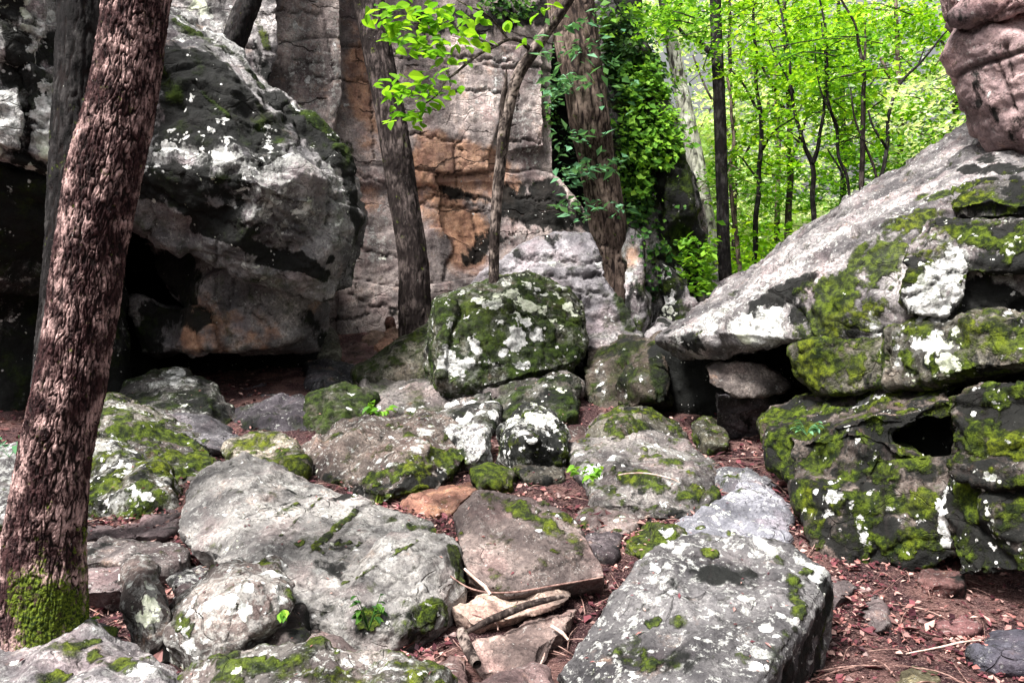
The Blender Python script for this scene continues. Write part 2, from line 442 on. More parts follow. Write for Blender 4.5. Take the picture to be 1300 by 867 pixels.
    R = dict(me=me, name=name, V=V, N=Nn, n=n, vox=vox, base=base,
             a=dict(moss=np.full(n, float(moss)), white=np.full(n, float(white)), dark=np.full(n, float(dark)), warm=np.full(n, float(warm)), crack=crack))
    o = bpy.data.objects.new(name, me)
    COL.objects.link(o)
    if parent is None: tag(o, label, cat, group, kind)
    else:
        if label: o['label'] = label
    R['gain'] = 1.22 if mat in (M_FAR, M_CLIFF) else .60; R['o'] = o; R['parent'] = parent
    me.materials.append(mat or M_ROCK)
    me.vertices.foreach_set('co', V.astype(np.float32).ravel()); me.update()
    ROCKS.append(R)
    return o

def ray(px, py):
    d = at(px, py, 1.0) - CAM
    ok, loc, nor, idx, ob, mx = S.ray_cast(DG, Vector(CAM), Vector(d / np.linalg.norm(d)))
    return (np.array(loc), np.array(nor), ob) if ok else None

def paint(kind, spec, strength=.6):
    """spec: 'x,y,r' dots and 'x,y,x2,y2,r' strokes in photograph pixels, sent onto the surface that stands there"""
    for t in spec.split():
        v = [float(q) for q in t.split(',')]
        if len(v) == 3: pts = [(v[0], v[1])]; r = v[2]
        else:
            r = v[4]; L = math.hypot(v[2] - v[0], v[3] - v[1]); k = max(2, int(L / (r * .6)) + 1)
            pts = [(v[0] + (v[2] - v[0]) * i / (k - 1), v[1] + (v[3] - v[1]) * i / (k - 1)) for i in range(k)]
        acc = {}
        for (x, y) in pts:
            h = ray(x, y)
            if h is None: continue
            p = h[0]; rw = r * ((p - CAM) @ FW) / FPX * 1.1
            for i, R in enumerate(ROCKS):
                lo, hi = R['bb']
                if (p < lo - rw).any() or (p > hi + rw).any(): continue
                d2 = ((R['V'] - p) ** 2).sum(1) / (rw * rw)
                f = np.clip(1.25 * (1 - d2), 0, 1)
                if i in acc: acc[i] = np.maximum(acc[i], f)
                else: acc[i] = f
        for i, f in acc.items():
            ROCKS[i]['a'][kind] += f * strength * (.92 if kind == 'white' else 1.0)

def carve(spec, width=3.0, depth=1.6):
    """polylines 'x,y x,y x,y; ...' cut as joints; width and depth in photograph pixels at that distance"""
    for line in spec.split(';'):
        pp = [tuple(float(q) for q in t.split(',')) for t in line.split()]
        pts = []
        for a, b in zip(pp, pp[1:]):
            L = math.hypot(b[0] - a[0], b[1] - a[1]); k = max(2, int(L / 2.5))
            for i in range(k):
                s = i / k; x = a[0] + (b[0] - a[0]) * s; y = a[1] + (b[1] - a[1]) * s
                j = 2.0 * math.sin(x * .21 + y * .33) + 1.2 * math.sin(x * .57 - y * .41)
                h = ray(x + j * .5, y + j)
                if h is not None: pts.append(h[0])
        if not pts: continue
        P = np.array(pts); dm = float(((P - CAM) @ FW).mean())
        for R in ROCKS:
            rw = max(width * dm / FPX, R['vox'] * 1.3); dep = depth * dm / FPX * 2.2
            lo, hi = R['bb']
            if (P.max(0) < lo - rw).any() or (P.min(0) > hi + rw).any(): continue
            sel = np.where(((R['V'] > P.min(0) - rw) & (R['V'] < P.max(0) + rw)).all(1))[0]
            if not len(sel): continue
            Q = R['V'][sel]; best = np.full(len(sel), 1e9)
            for q in P: best = np.minimum(best, ((Q - q) ** 2).sum(1))
            f = np.clip(1 - np.sqrt(best) / rw, 0, 1); f = f * f * (3 - 2 * f)
            R['V'][sel] -= R['N'][sel] * (f * dep)[:, None]
            R['a']['crack'][sel] = np.maximum(R['a']['crack'][sel], f * .9)

def finish_rocks():
    for R in ROCKS:
        V = R['V']; o = R['o']; me = R['me']
        if R['vox'] < .035:      # moss stands proud of the stone in soft cushions
            q = 2.1 * .5 * fbm(V * 5.5, 4, .62) + .30
            m = sstep(.62, .95, np.clip(R['a']['moss'], 0, 1) * .8 + q * .8 * np.clip(R['a']['moss'] / .38, 0, 1))
            V += R['N'] * (m * (.010 + .007 * fbm(V * 28, 2)))[:, None]
            R['a']['moss'] = R['a']['moss'] * .8 + m * .42
        org = np.array([V[:, 0].mean(), V[:, 1].mean(), V[:, 2].min()])
        if R['parent'] is not None: org = np.array(R['parent'].location)
        me.vertices.foreach_set('co', (V - org).astype(np.float32).ravel())
        if R['parent'] is None: o.location = org
        else: o.parent = R['parent']
        for k, v in R['a'].items():
            a = me.attributes.new(k, 'FLOAT', 'POINT'); a.data.foreach_set('value', np.clip(v, 0, 1.3).astype(np.float32))
        a = me.attributes.new('base', 'FLOAT_COLOR', 'POINT')
        c = np.ones((R['n'], 4), np.float32); c[:, :3] = np.array(R['base']) * R['gain']; a.data.foreach_set('color', c.ravel())
        me.shade_smooth(); me.update()

# ------------------------------------------------------------------ ground: one sheet to the horizon
def ground_z(x, y):
    z = np.interp(y, GY, GZ)
    P = np.stack([x, y, np.zeros_like(x)], 1)
    z = z + .10 * pn(P / 1.3) * np.clip((y - 3) / 6, .25, 1) + .025 * pn(P / .35) + .008 * pn(P / .08)
    z = z - .07 * sstep(5.5, 4.2, y) - .05 * sstep(8.5, 6, y)
    # litter bank climbing between the stones on the left, lower pocket at the right
    z = z + .08 * sstep(-.5, -1, x) * sstep(-2.6, -1.6, x) * sstep(4.0, 4.6, y) * sstep(6.2, 5.4, y)
    return z
ys = np.concatenate([np.linspace(-8, 2.2, 20)[:-1], np.linspace(2.2, 9, 330)[:-1], np.geomspace(9, 400, 150)])
t = np.linspace(-1, 1, 420)
gx = []; 
XX = np.sign(t)[None, :] * (np.abs(t)[None, :] ** 1.25) * (np.maximum(ys, 1.5) * 1.3 + 2.5)[:, None]
YY = np.repeat(ys[:, None], len(t), 1)
ZZ = ground_z(XX.ravel(), YY.ravel())
Vg = np.stack([XX.ravel(), YY.ravel(), ZZ], 1)
nr, nc = XX.shape
i = np.arange(nr - 1)[:, None] * nc + np.arange(nc - 1)[None, :]
Fg = np.stack([i, i + 1, i + nc + 1, i + nc], -1).reshape(-1, 4)
mG, n_, l_, b_ = newmat("forest_floor"); N_ = NB(n_, l_); P_ = N_.coord()
a1 = N_.noise(P_, 2.2, 6, .6); a2 = N_.noise(N_.mapping(P_, (1, 2.4, 1), (0, 0, .5)), 38, 5, .7); a3 = N_.noise(P_, 95, 3, .7)
cc = N_.mix(N_.mapr(a2, .35, .66), (.009, .004, .006), (.072, .033, .037))
cc = N_.mix(N_.mapr(a1, .45, .62, 0, .75), cc, N_.mix(N_.mapr(a2, .35, .65), (.06, .026, .024), (.30, .17, .15)))
cc = N_.mix(N_.mapr(a3, .54, .64, 0, .5), cc, (.5, .33, .3))
sx = n_.new('ShaderNodeSeparateXYZ'); tcg = n_.new('ShaderNodeTexCoord'); l_.new(tcg.outputs['Object'], sx.inputs[0])
far = N_.mapr(sx.outputs['Y'], 15, 24)
cc = N_.mix(far, cc, N_.mix(N_.mapr(a1, .4, .6), (.05, .07, .02), (.12, .17, .035)))
l_.new(cc, b_.inputs['Base Color'])
bp_ = n_.new('ShaderNodeBump'); bp_.inputs['Distance'].default_value = .03
l_.new(N_.math('ADD', a2, N_.math('MULTIPLY', a3, .5)), bp_.inputs['Height']); l_.new(bp_.outputs[0], b_.inputs['Normal'])
ground = link('ground', np_mesh('ground', Vg, Fg, True, mG)); tag(ground, 'forest floor of reddish brown leaf litter sloping up to the woods', kind='structure')

# ------------------------------------------------------------------ cliffs and giant boulders
RED = (.35, .305, .29); GREY = (.27, .26, .265); PALE = (.42, .40, .40); DARK = (.07, .065, .07); OLIVE = (.20, .19, .155); BLUE = (.23, .235, .26); PINK = (.34, .27, .255)
cliff = empty('cliff', tuple(at(450, 440, 13.6)), 'tall layered sandstone cliff face of reddish grey rock behind the leaning trees', 'cliff')
rock('face', [("180,230,12.9 180,-260,13.4 696,-260,15.2 692,60,15.0 706,232,14.9 430,100,13.7 430,232,13.6", 3),
              ("180,200,12.9 700,205,14.95 745,262,15.0 790,345,15.1 790,470,15 440,480,13.9 180,480,13.2 560,440,14.2", 3),
              ("250,-220,12.7 432,-220,13.2 436,120,13.2 400,235,13.2 250,330,12.9", 1.5),
              ("440,300,13.6 560,290,14.0 640,330,14.2 640,400,14.1 560,430,13.9 430,430,13.5", 1.0),
              ("500,60,14.0 690,55,14.75 694,185,14.7 600,200,14.4 500,160,14.0", 1.0)],
     'reddish grey rock face', base=RED, mat=M_CLIFF, parent=cliff, vox=.030, n1=.012, chips=0, blocks=(1.9, 2.9, .17), rough=.7, crackn=.0, drop=.2, dark=.08, white=.08, warm=.1, smooth=2, facet=.12)
rock('recess_wall', [("660,-200,18.5 810,-200,18.5 830,460,18 660,460,18", 2.0)], None, base=(.03, .03, .035), dark=1.0, white=0, mat=M_FAR, parent=cliff, vox=.1, chips=0, n1=.03)  # near-black backing, the cleft's shade put into its colour
rock('buttress', [("748,-60,14.6 764,22,14.6 790,50,14.4 812,46,14.6 843,97,14.5 866,166,14.4 878,240,14.3 891,300,14.3 893,372,14.1 892,430,14 790,450,13.9 782,300,13.9 775,180,14.2 765,60,14.4", 3.0),
                  ("797,286,12.6 815,300,12.6 820,400,12.5 806,440,12.4 792,440,12.4 794,370,12.5", 1.3),
                  ("836,330,13.6 872,355,13.6 880,395,13.5 850,430,13.4 840,400,13.5", .8),
                  ("838,205,13.9 872,222,13.9 880,270,13.9 846,285,13.8", .8),
                  ("790,50,14.1 806,46,14.1 815,62,14.1 806,80,14.1 784,66,14.1", .7)],
     'dark ivy clad buttress', base=GREY, mat=M_FAR, parent=cliff, vox=.045, n1=.03, chips=0, dark=.45, moss=.4, white=.2, crackn=.04, smooth=1)

giant = empty('giant_boulder', tuple(at(300, 490, 9.6)), 'giant overhanging grey and black boulder above a dark hollow behind the big trunk', 'boulder')
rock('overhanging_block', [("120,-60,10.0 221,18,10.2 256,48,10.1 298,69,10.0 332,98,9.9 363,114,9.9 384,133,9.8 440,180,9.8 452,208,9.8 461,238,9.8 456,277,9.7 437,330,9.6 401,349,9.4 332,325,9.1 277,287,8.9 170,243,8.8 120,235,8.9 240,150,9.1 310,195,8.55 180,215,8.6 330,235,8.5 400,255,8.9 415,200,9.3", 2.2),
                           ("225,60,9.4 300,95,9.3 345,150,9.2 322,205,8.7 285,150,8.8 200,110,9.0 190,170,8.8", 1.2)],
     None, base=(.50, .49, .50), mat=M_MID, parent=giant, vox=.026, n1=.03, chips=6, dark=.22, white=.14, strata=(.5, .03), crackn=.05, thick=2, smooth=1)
rock('lower_block', [("175,300,10.45 242,293,10.05 277,304,9.9 346,350,9.75 402,345,10.15 420,349,10.45 419,382,10.45 398,440,10.55 360,424,10.05 322,441,9.95 268,446,9.85 262,395,9.95 300,340,9.8 235,345,10.25", 1.8),
                     ("170,380,10.2 262,398,9.6 266,446,9.5 214,455,9.7 180,452,10.2", 1.2)],
     None, base=(.62, .60, .60), mat=M_MID, parent=giant, vox=.026, n1=.022, chips=4, dark=.1, white=.02, crackn=.04, drop=0, smooth=1)
rock('shade_backing', [("60,200,11.0 405,250,11.2 402,420,11.4 396,500,11.7 60,520,11.4", 2.0), ("60,380,10.4 190,400,10.6 190,520,10.6 60,540,10.4", 1.0)],
     None, base=(.035, .033, .035), mat=M_MID, parent=giant, vox=.06, dark=.9, white=0, chips=0)  # blackened: the hollow's shade is in the rock colour
wall_l = empty('rock_wall', tuple(at(40, 560, 8.2)), 'dark rock wall with white lichen patches at the left edge behind the trunks', 'rock wall')
rock('upper_block', [("-160,-220,7.2 80,-220,8.1 96,-60,8.1 120,80,8.3 112,240,8.3 60,215,7.9 0,188,7.6 -160,150,7.0", 2.5),
                     ("34,90,7.7 70,82,7.8 88,110,8.0 88,205,8.0 60,203,7.8 34,192,7.7", .5),
                     ("-60,120,7.3 22,110,7.6 30,150,7.6 26,190,7.6 -60,170,7.3", .5),
                     ("-60,-90,7.3 60,-80,7.6 64,30,7.7 40,80,7.7 -60,60,7.3", .6)],
     None, base=(.52, .50, .51), mat=M_MID, parent=wall_l, vox=.024, n1=.025, chips=0, dark=.42, white=.42, crackn=.05, drop=0, smooth=1)
rock('lower_block', [("-160,180,7.3 60,225,8.1 118,262,8.5 122,330,9.1 60,345,8.8 -160,330,7.6", 2.5), ("-160,300,8.5 150,320,9.8 150,580,9.6 -160,620,8.4", 2)],
     None, base=(.12, .115, .12), mat=M_MID, parent=wall_l, vox=.035, n1=.03, chips=0, dark=.62, white=.22, moss=.1)
rock('shade_backing', [("-260,60,9.2 150,60,10.4 150,420,10.4 -260,420,9.2", 1.5)], None, base=(.03, .03, .03), mat=M_MID, parent=wall_l, vox=.08, dark=.9, white=0, chips=0)  # black backing added, shade of the wall's gap in its colour
farw = rock('rock', [("60,-260,11.8 60,200,11.5 170,-260,12.2 350,-260,12.4 356,60,12.4 340,115,12.3 250,110,12.1 170,80,12.0", 1.5)], 'pale grey cliff shoulder behind the top of the giant overhanging boulder', 'rock face', base=PALE, mat=M_CLIFF, facet=.3, blocks=(.9, 1.3, .12), vox=.04, n1=.015, chips=0, dark=.2, white=.25, crackn=.04, drop=0)

# ------------------------------------------------------------------ right outcrop
outc = empty('rock_outcrop', tuple(at(1150, 750, 5.6)), 'large sloping outcrop of mossy stacked blocks on the right with a pale top slab', 'rock outcrop')
rock('sloping_slab', [("834,433,8.2 881,398,8.6 929,349,9.2 985,312,9.6 1033,280,9.9 1081,254,9.8 1158,213,9.5 1192,196,9.3 1251,158,8.9 1290,158,8.5 1400,190,7.2 862,452,8.0 900,447,7.6 953,441,7.2 1012,439,6.9 946,402,7.35 1000,363,7.1 1012,443,6.9 1074,437,6.55 1126,424,6.25 1227,404,6.2 1150,330,6.35 1060,325,6.8 1110,292,6.75 1206,240,6.7 1400,250,5.9 1230,330,6.0 1400,400,5.7", 2.6)],
     None, base=PALE, parent=outc, vox=.019, n1=.02, chips=5, moss=.12, white=.12, dark=.12, strata=(.30, .02), crackn=.02, drop=0, smooth=2, tilt=(.55, -.15, 1))
rock('upper_ledge', [("1152,312,6.2 1166,288,6.3 1189,268,6.3 1240,272,6.1 1420,285,5.4 1420,335,5.3 1240,338,5.9 1185,352,5.95 1146,334,6.05", 1.2),
                     ("1144,372,5.95 1160,330,6.0 1186,280,6.1 1215,300,5.9 1228,330,5.85 1228,366,5.8 1205,398,5.85 1150,402,5.9", 1.0)],
     None, base=(.3, .27, .27), parent=outc, vox=.017, n1=.03, chips=0, facet=.7, moss=.35, white=.3, dark=.5, crackn=.02, drop=0, tilt=(.3, 0, 1))
rock('top_ledge', [("1200,255,6.6 1225,236,6.6 1262,226,6.5 1420,240,5.8 1420,275,5.7 1262,268,6.2 1206,270,6.4", 1.4)],
     None, base=(.22, .21, .2), parent=outc, vox=.018, n1=.03, chips=3, moss=.35, white=.1, dark=.5, drop=0)
rock('wedge_block', [("1006,444,6.75 1067,430,6.5 1126,420,6.15 1134,486,6.08 1081,498,6.3 1043,498,6.55 1020,476,6.75", 1.3)],
     None, base=OLIVE, parent=outc, vox=.016, n1=.03, chips=0, facet=.7, moss=.58, white=.1, dark=.3, drop=0)
rock('end_block', [("1122,418,6.05 1160,406,5.95 1206,404,5.85 1222,405,5.6 1420,402,5.0 1420,456,5.0 1300,462,5.2 1223,472,5.45 1192,484,5.75 1130,488,6.02", 1.5)],
     None, base=OLIVE, parent=outc, vox=.016, n1=.028, chips=0, facet=.7, moss=.42, white=.25, dark=.3, crackn=.015, drop=0)
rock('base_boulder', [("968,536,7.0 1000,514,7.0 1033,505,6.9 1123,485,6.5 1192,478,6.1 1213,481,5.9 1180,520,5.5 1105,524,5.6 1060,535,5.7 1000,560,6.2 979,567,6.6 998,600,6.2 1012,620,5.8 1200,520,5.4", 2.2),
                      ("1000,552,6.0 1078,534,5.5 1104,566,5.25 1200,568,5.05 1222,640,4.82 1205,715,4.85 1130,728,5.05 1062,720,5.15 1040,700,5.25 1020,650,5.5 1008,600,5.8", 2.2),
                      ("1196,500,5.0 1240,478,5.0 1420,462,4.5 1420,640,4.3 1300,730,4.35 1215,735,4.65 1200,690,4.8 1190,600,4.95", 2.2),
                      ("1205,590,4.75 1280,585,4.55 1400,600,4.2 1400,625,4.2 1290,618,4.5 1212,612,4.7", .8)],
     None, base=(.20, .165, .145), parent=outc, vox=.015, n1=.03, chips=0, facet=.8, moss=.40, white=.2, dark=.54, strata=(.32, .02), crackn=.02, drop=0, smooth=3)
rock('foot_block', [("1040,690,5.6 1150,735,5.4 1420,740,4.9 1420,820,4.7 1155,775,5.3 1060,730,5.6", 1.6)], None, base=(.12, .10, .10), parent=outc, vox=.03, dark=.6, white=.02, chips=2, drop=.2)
rock('shade_backing', [("1030,540,6.3 1400,500,5.6 1400,780,5.3 1050,690,5.9", 1.5)], None, base=(.05, .05, .05), parent=outc, vox=.04, dark=.9, white=0, chips=0)  # dark backing added, shade of the recess in its colour
rock('shade_backing', [("1120,395,7.2 1400,380,6.8 1400,520,6.6 1120,520,7.2", .8)], None, base=(.04, .04, .04), parent=outc, vox=.05, dark=.9, white=0, chips=0)  # dark backing added behind the end block, gap shade as colour
rock('shade_backing', [("832,436,9.2 1100,440,8.3 1110,520,8.2 1000,545,8.8 836,540,9.3", 1.2)], None, base=(.05, .05, .05), parent=outc, vox=.04, dark=.9, white=0, chips=0)  # dark backing added to darken the hollow under the slab
rock('rock', "894,464,7.9 912,455,7.9 950,460,7.7 991,470,7.6 1009,494,7.6 964,503,7.5 929,503,7.6 901,491,7.8", 'rough grey brown stone wedged in the dark gap below the sloping slab', 'rock', base=(.30, .26, .24), white=.03, dark=.1, n1=.03, thick=.5, drop=0)
rock('rock', "905,500,7.7 985,503,7.6 978,530,7.8 915,530,7.9", 'low dark stone under the wedged grey brown stone', 'rock', base=(.12, .11, .12), white=.03, dark=.3, thick=.4)
column = rock('rock_column', [("1193,-120,7.6 1194,0,7.5 1202,17,7.5 1216,24,7.45 1215,66,7.45 1230,82,7.4 1241,121,7.4 1251,156,7.5 1276,164,7.6 1295,206,7.5 1420,215,7.0 1420,-120,6.6 1300,60,6.9 1310,180,7.0", 1.8), ("1196,-100,7.2 1400,-100,6.5 1400,-10,6.4 1266,2,6.9 1236,24,7.1 1215,22,7.2 1200,10,7.3", 1.2)],
     'pinkish weathered rock column rising from the upper end of the sloping slab', 'rock', base=(.90, .66, .65), vox=.02, n1=.02, chips=3, white=.08, dark=.2, crackn=.0, drop=0, facet=1.0, blocks=(.9, .8, .12))

# ------------------------------------------------------------------ mid boulders
rock('boulder', ["548,411,9.9 555,383,9.9 579,380,10.0 624,366,10.2 645,354,10.3 672,347,10.4 700,356,10.3 721,370,10.2 738,391,10.1 741,432,10.0 734,458,9.7 706,468,9.4 665,476,9.2 610,492,9.1 560,484,9.2 566,430,9.25 640,385,9.5", "556,384,9.4 580,381,9.5 566,430,9.15 560,482,9.1 538,462,9.8 546,412,9.9"],
     'dark green mossy boulder splashed with white lichen in front of the smooth dome', 'boulder', base=OLIVE, moss=.55, white=.36, dark=.2, mat=M_MID, px=2.2, n1=.015, chips=1, thick=1.6, crackn=.01, facet=.6)
rock('boulder', ["592,376,11.3 610,349,11.3 638,328,11.3 655,312,11.5 693,297,11.6 724,293,11.6 748,296,11.6 762,325,11.4 772,345,11.3 740,392,11.0 690,380,11.0 620,380,11.1", "620,352,11.2 700,340,11.0 765,342,11.0 794,386,10.9 815,425,10.8 797,434,10.8 740,470,10.7 640,440,10.9"],
     'smooth rounded grey boulder rising behind the mossy lichen splashed one', 'boulder', base=(.56, .54, .57), moss=.04, white=.1, dark=.04, mat=M_MID, n1=.012, facet=.5, chips=3, thick=1.8, strata=(.5, .012), px=2.4)
rock('rock', "741,436,10.4 770,428,10.4 804,428,10.2 845,429,9.4 842,474,8.9 838,517,8.9 800,530,8.7 745,540,8.9 738,490,9.5", 'brown ribbed rock leaning between the mossy boulder and the dark hollow', 'rock', base=(.17, .14, .115), moss=.3, white=.18, dark=.38, mat=M_MID, strata=(.16, .04), tilt=(.8, .2, -.6), thick=1.2)
rock('slab', "740,425,10.7 790,415,10.7 815,426,10.5 806,440,10.2 745,446,10.2", 'thin grey slab lying at the foot of the smooth dome', 'slab', base=GREY, mat=M_MID, thick=.6, drop=.05)
rock('rock', "450,472,10.4 480,464,10.5 512,455,10.6 538,428,10.8 551,406,10.9 556,470,10.0 545,480,10.0 458,482,10.1", 'olive sloping rock against the left flank of the mossy boulder', 'rock', base=OLIVE, moss=.4, white=.08, dark=.25, mat=M_MID, thick=1.0)
rock('slab', "449,490,9.9 475,479,10.3 560,476,10.2 640,480,9.8 735,478,9.8 740,492,9.4 640,500,9.0 590,514,8.7 545,524,8.7 490,530,8.7 466,516,9.0", 'wide smooth brown slab under the mossy lichen splashed boulder', 'slab', base=(.2, .185, .18), moss=.2, white=.12, dark=.25, mat=M_MID, thick=1.0)
rock('rock', "545,526,8.3 575,508,8.6 600,500,8.7 624,496,8.6 632,520,8.2 620,545,7.9 590,548,7.8 560,540,8.0", 'dark ledge rock crusted white along its crest beneath the brown slab', 'rock', base=(.17, .15, .15), moss=.15, white=.5, dark=.5, mat=M_MID)
rock('rock', "620,500,8.9 650,492,8.9 700,481,9.1 724,484,9.0 735,502,8.8 730,536,8.4 700,545,8.2 640,545,8.3", 'dark rock with round white lichen spots above the domed dark boulder', 'rock', base=(.13, .125, .11), moss=.35, white=.3, dark=.45, mat=M_MID)
rock('rock', "392,500,8.8 424,486,8.9 449,492,8.9 475,505,8.7 473,522,8.4 458,538,8.2 426,541,8.1 391,553,8.2", 'bright green mossy wedge rock left of the wide brown slab', 'rock', base=OLIVE, moss=.7, white=.15, dark=.1, mat=M_MID)
rock('boulder', "370,574,7.4 430,548,7.9 499,528,8.3 545,520,8.4 572,540,7.9 598,560,7.2 596,598,6.6 560,612,6.3 515,624,6.1 487,640,5.95 440,622,6.2 385,594,6.8 520,570,6.5", 'long flat boulder with a bright moss and cream lichen end facing the path', 'boulder', base=(.21, .175, .155), moss=.25, white=.18, dark=.15, n1=.025, strata=(.16, .015), thick=.8)
rock('rock', "560,548,7.3 572,540,7.3 603,538,7.2 620,544,7.1 622,570,6.9 612,584,6.8 585,587,6.8", 'small pale lichen capped stone at the end of the long flat boulder', 'rock', base=GREY, moss=.25, white=.45, dark=.1, thick=.4)
rock('boulder', "632,548,7.2 640,534,7.3 658,519,7.4 678,516,7.4 701,527,7.3 717,548,7.2 722,574,7.0 716,592,6.85 650,588,6.85 634,566,7.0 680,548,6.75", 'domed dark boulder streaked with white lichen in the middle of the rocks', 'boulder', base=(.13, .125, .12), moss=.32, white=.42, dark=.55, n1=.03, thick=.7)
rock('rock', "650,592,6.75 690,588,6.8 716,592,6.8 712,610,6.6 668,612,6.5", 'low dark stone supporting the domed dark boulder', 'rock', base=(.13, .12, .1), moss=.3, dark=.4, thick=.4)
rock('rock', "601,596,6.7 625,590,6.8 652,600,6.6 650,618,6.3 610,616,6.3", 'small flat mossy stone half sunk in litter below the domed boulder', 'rock', base=OLIVE, moss=.7, thick=.3, white=.05)
rock('boulder', ["751,552,7.9 762,530,8.1 784,518,8.2 813,519,8.2 838,528,8.1 863,539,8.0 873,555,7.9 860,566,7.6 800,572,7.3 785,578,7.2 766,568,7.3 800,540,7.4"], 'rounded green boulder with a dark hollow side below the leaning ribbed rock', 'boulder', base=OLIVE, moss=.5, white=.15, dark=.3, thick=.7)
rock('rock', "738,548,8.0 764,525,8.3 778,536,7.9 770,566,7.6 752,572,7.5", 'small pinkish brown wedge against the rounded green boulder', 'rock', base=PINK, moss=.05, thick=.4)
rock('rock', "714,548,7.8 726,540,7.9 746,546,7.8 746,562,7.5 722,562,7.5", 'small reddish brown stone beside the domed dark boulder', 'rock', base=(.18, .12, .11), thick=.3)
rock('rock', "880,540,7.7 893,533,7.9 918,535,7.9 926,552,7.5 920,566,7.3 893,566,7.3", 'lone greenish stone in the leaf litter under the slab shadow', 'rock', base=(.16, .155, .11), moss=.42, dark=.15, thick=.45)
rock('boulder', ["724,566,7.3 745,561,7.4 792,563,7.2 796,600,6.5 749,622,6.1 742,648,5.9 792,654,5.75 850,662,5.65 892,652,5.8 915,605,6.3 880,592,6.6 800,606,6.15", "785,575,7.1 794,561,7.2 813,554,7.4 838,556,7.5 868,566,7.4 894,579,7.2 918,595,6.9 905,612,6.3 850,600,6.3 800,596,6.4"],
     'broad squat boulder with a pale crown and twigs across its green front', 'boulder', base=(.29, .27, .26), moss=.28, white=.2, dark=.12, n1=.025, thick=.8)
rock('slab', "896,612,6.4 915,597,6.7 950,600,6.8 976,618,6.6 972,632,6.1 930,634,5.95 900,650,5.8 895,640,5.9", 'grey slab with a mossy edge jutting right of the broad squat boulder', 'slab', base=BLUE, moss=.25, white=.2, thick=.5)
rock('slab', "925,594,7.1 955,592,7.2 985,612,6.9 975,622,6.8 940,604,6.9", 'thin brown slab half hidden at the edge of the shaded litter strip', 'slab', base=(.2, .15, .15), thick=.3, white=.02)
rock('boulder', "836,664,5.6 870,652,5.8 906,640,5.95 959,620,6.2 977,627,6.15 995,652,5.8 998,690,5.3 950,700,4.95 860,686,5.1", 'bluish grey boulder with frosty lichen behind the big tilted block', 'boulder', base=(.34, .35, .40), moss=.05, white=.42, dark=.05, thick=.6, n1=.03, rough=1.3)
rock('rock', "735,652,5.9 770,648,6.0 800,655,5.9 812,668,5.6 795,682,5.4 755,680,5.4 738,668,5.6", 'small lichen dotted stone in front of the broad squat boulder', 'rock', base=PINK, moss=.3, white=.32, dark=.1, thick=.35)
rock('rock', "744,676,5.5 790,682,5.4 780,712,5.0 748,700,5.1", 'dark little stone beneath the lichen dotted one', 'rock', base=(.13, .11, .12), dark=.3, thick=.3)
rock('rock', "788,676,5.5 812,668,5.6 850,672,5.4 862,682,5.2 830,712,4.9 800,700,5.05", 'yellow green mossy stone tucked behind the big tilted block', 'rock', base=OLIVE, moss=.72, white=.28, thick=.4)
# left middle
rock('boulder', "131,505,8.9 145,488,9.1 170,480,9.2 194,481,9.2 221,473,9.3 256,487,9.2 273,488,9.1 284,508,8.9 291,530,8.5 288,548,8.2 240,540,8.0 190,528,8.0 140,518,8.3", 'dark craggy boulder with a pale peak in front of the black hollow', 'boulder', base=(.15, .145, .14), moss=.25, white=.2, dark=.42, n1=.045, thick=1.0, mat=M_MID)
rock('rock', "288,505,9.6 330,497,9.8 365,495,9.8 398,497,9.7 400,530,8.6 375,552,8.0 330,556,7.9 292,545,8.2 340,515,9.0", 'dark purple grey rock in the mouth of the black hollow', 'rock', base=(.11, .10, .115), dark=.25, white=.05, n1=.04, mat=M_MID, thick=.9)
rock('rock', "390,463,11.0 430,458,11.1 455,466,11.0 456,488,10.3 425,494,10.1 392,492,10.2", 'dark bluish rock below the rubble at the cliff foot', 'rock', base=(.12, .12, .135), dark=.25, white=.05, n1=.04, mat=M_MID)
rock('slab', "208,528,8.0 240,525,8.1 266,530,8.1 290,548,7.8 312,558,7.6 300,570,7.3 270,572,7.2 230,548,7.5", 'smooth dark grey slab between the craggy boulder and the green one', 'slab', base=(.17, .165, .18), dark=.1, white=.05, thick=.5)
rock('boulder', ["124,524,7.7 138,502,8.0 173,516,7.9 214,532,7.8 256,550,7.6 290,578,7.1 262,600,6.7 226,628,6.35 208,610,6.4 190,580,6.6 122,548,7.0 210,560,6.8"], 'pale topped boulder with a bright yellow green mossy front left of centre', 'boulder', base=(.30, .28, .25), moss=.45, white=.2, dark=.2, thick=.9)
rock('boulder', "80,560,6.9 118,545,7.1 150,546,7.0 190,578,6.6 206,592,6.4 219,622,6.0 212,642,5.75 160,655,5.65 110,662,5.6 70,655,5.8 150,590,6.1", 'green boulder densely spotted with pale lichen just right of the big trunk', 'boulder', base=OLIVE, moss=.45, white=.38, dark=.32, thick=.9)
rock('boulder', "-60,575,6.4 0,570,6.4 22,562,6.5 60,585,6.1 70,640,5.6 20,655,5.4 -60,650,5.4", 'grey green lichen boulder at the left edge behind the big trunk', 'boulder', base=GREY, moss=.3, white=.4, dark=.1, thick=.8)
rock('rock', "290,566,7.3 320,557,7.4 350,558,7.3 369,566,7.1 388,586,6.8 380,600,6.5 330,596,6.5 300,582,6.7", 'small stone with a pale top and dark moss end above the great flat boulder', 'rock', base=(.33, .3, .25), moss=.4, white=.2, thick=.5)
rock('rock', "105,662,5.7 160,658,5.7 212,645,5.9 232,650,5.8 232,668,5.5 200,684,5.25 150,684,5.2 100,682,5.2", 'purplish layered stone under the lichen spotted green boulder', 'rock', base=(.27, .215, .22), white=.1, thick=.5, strata=(.06, .012))
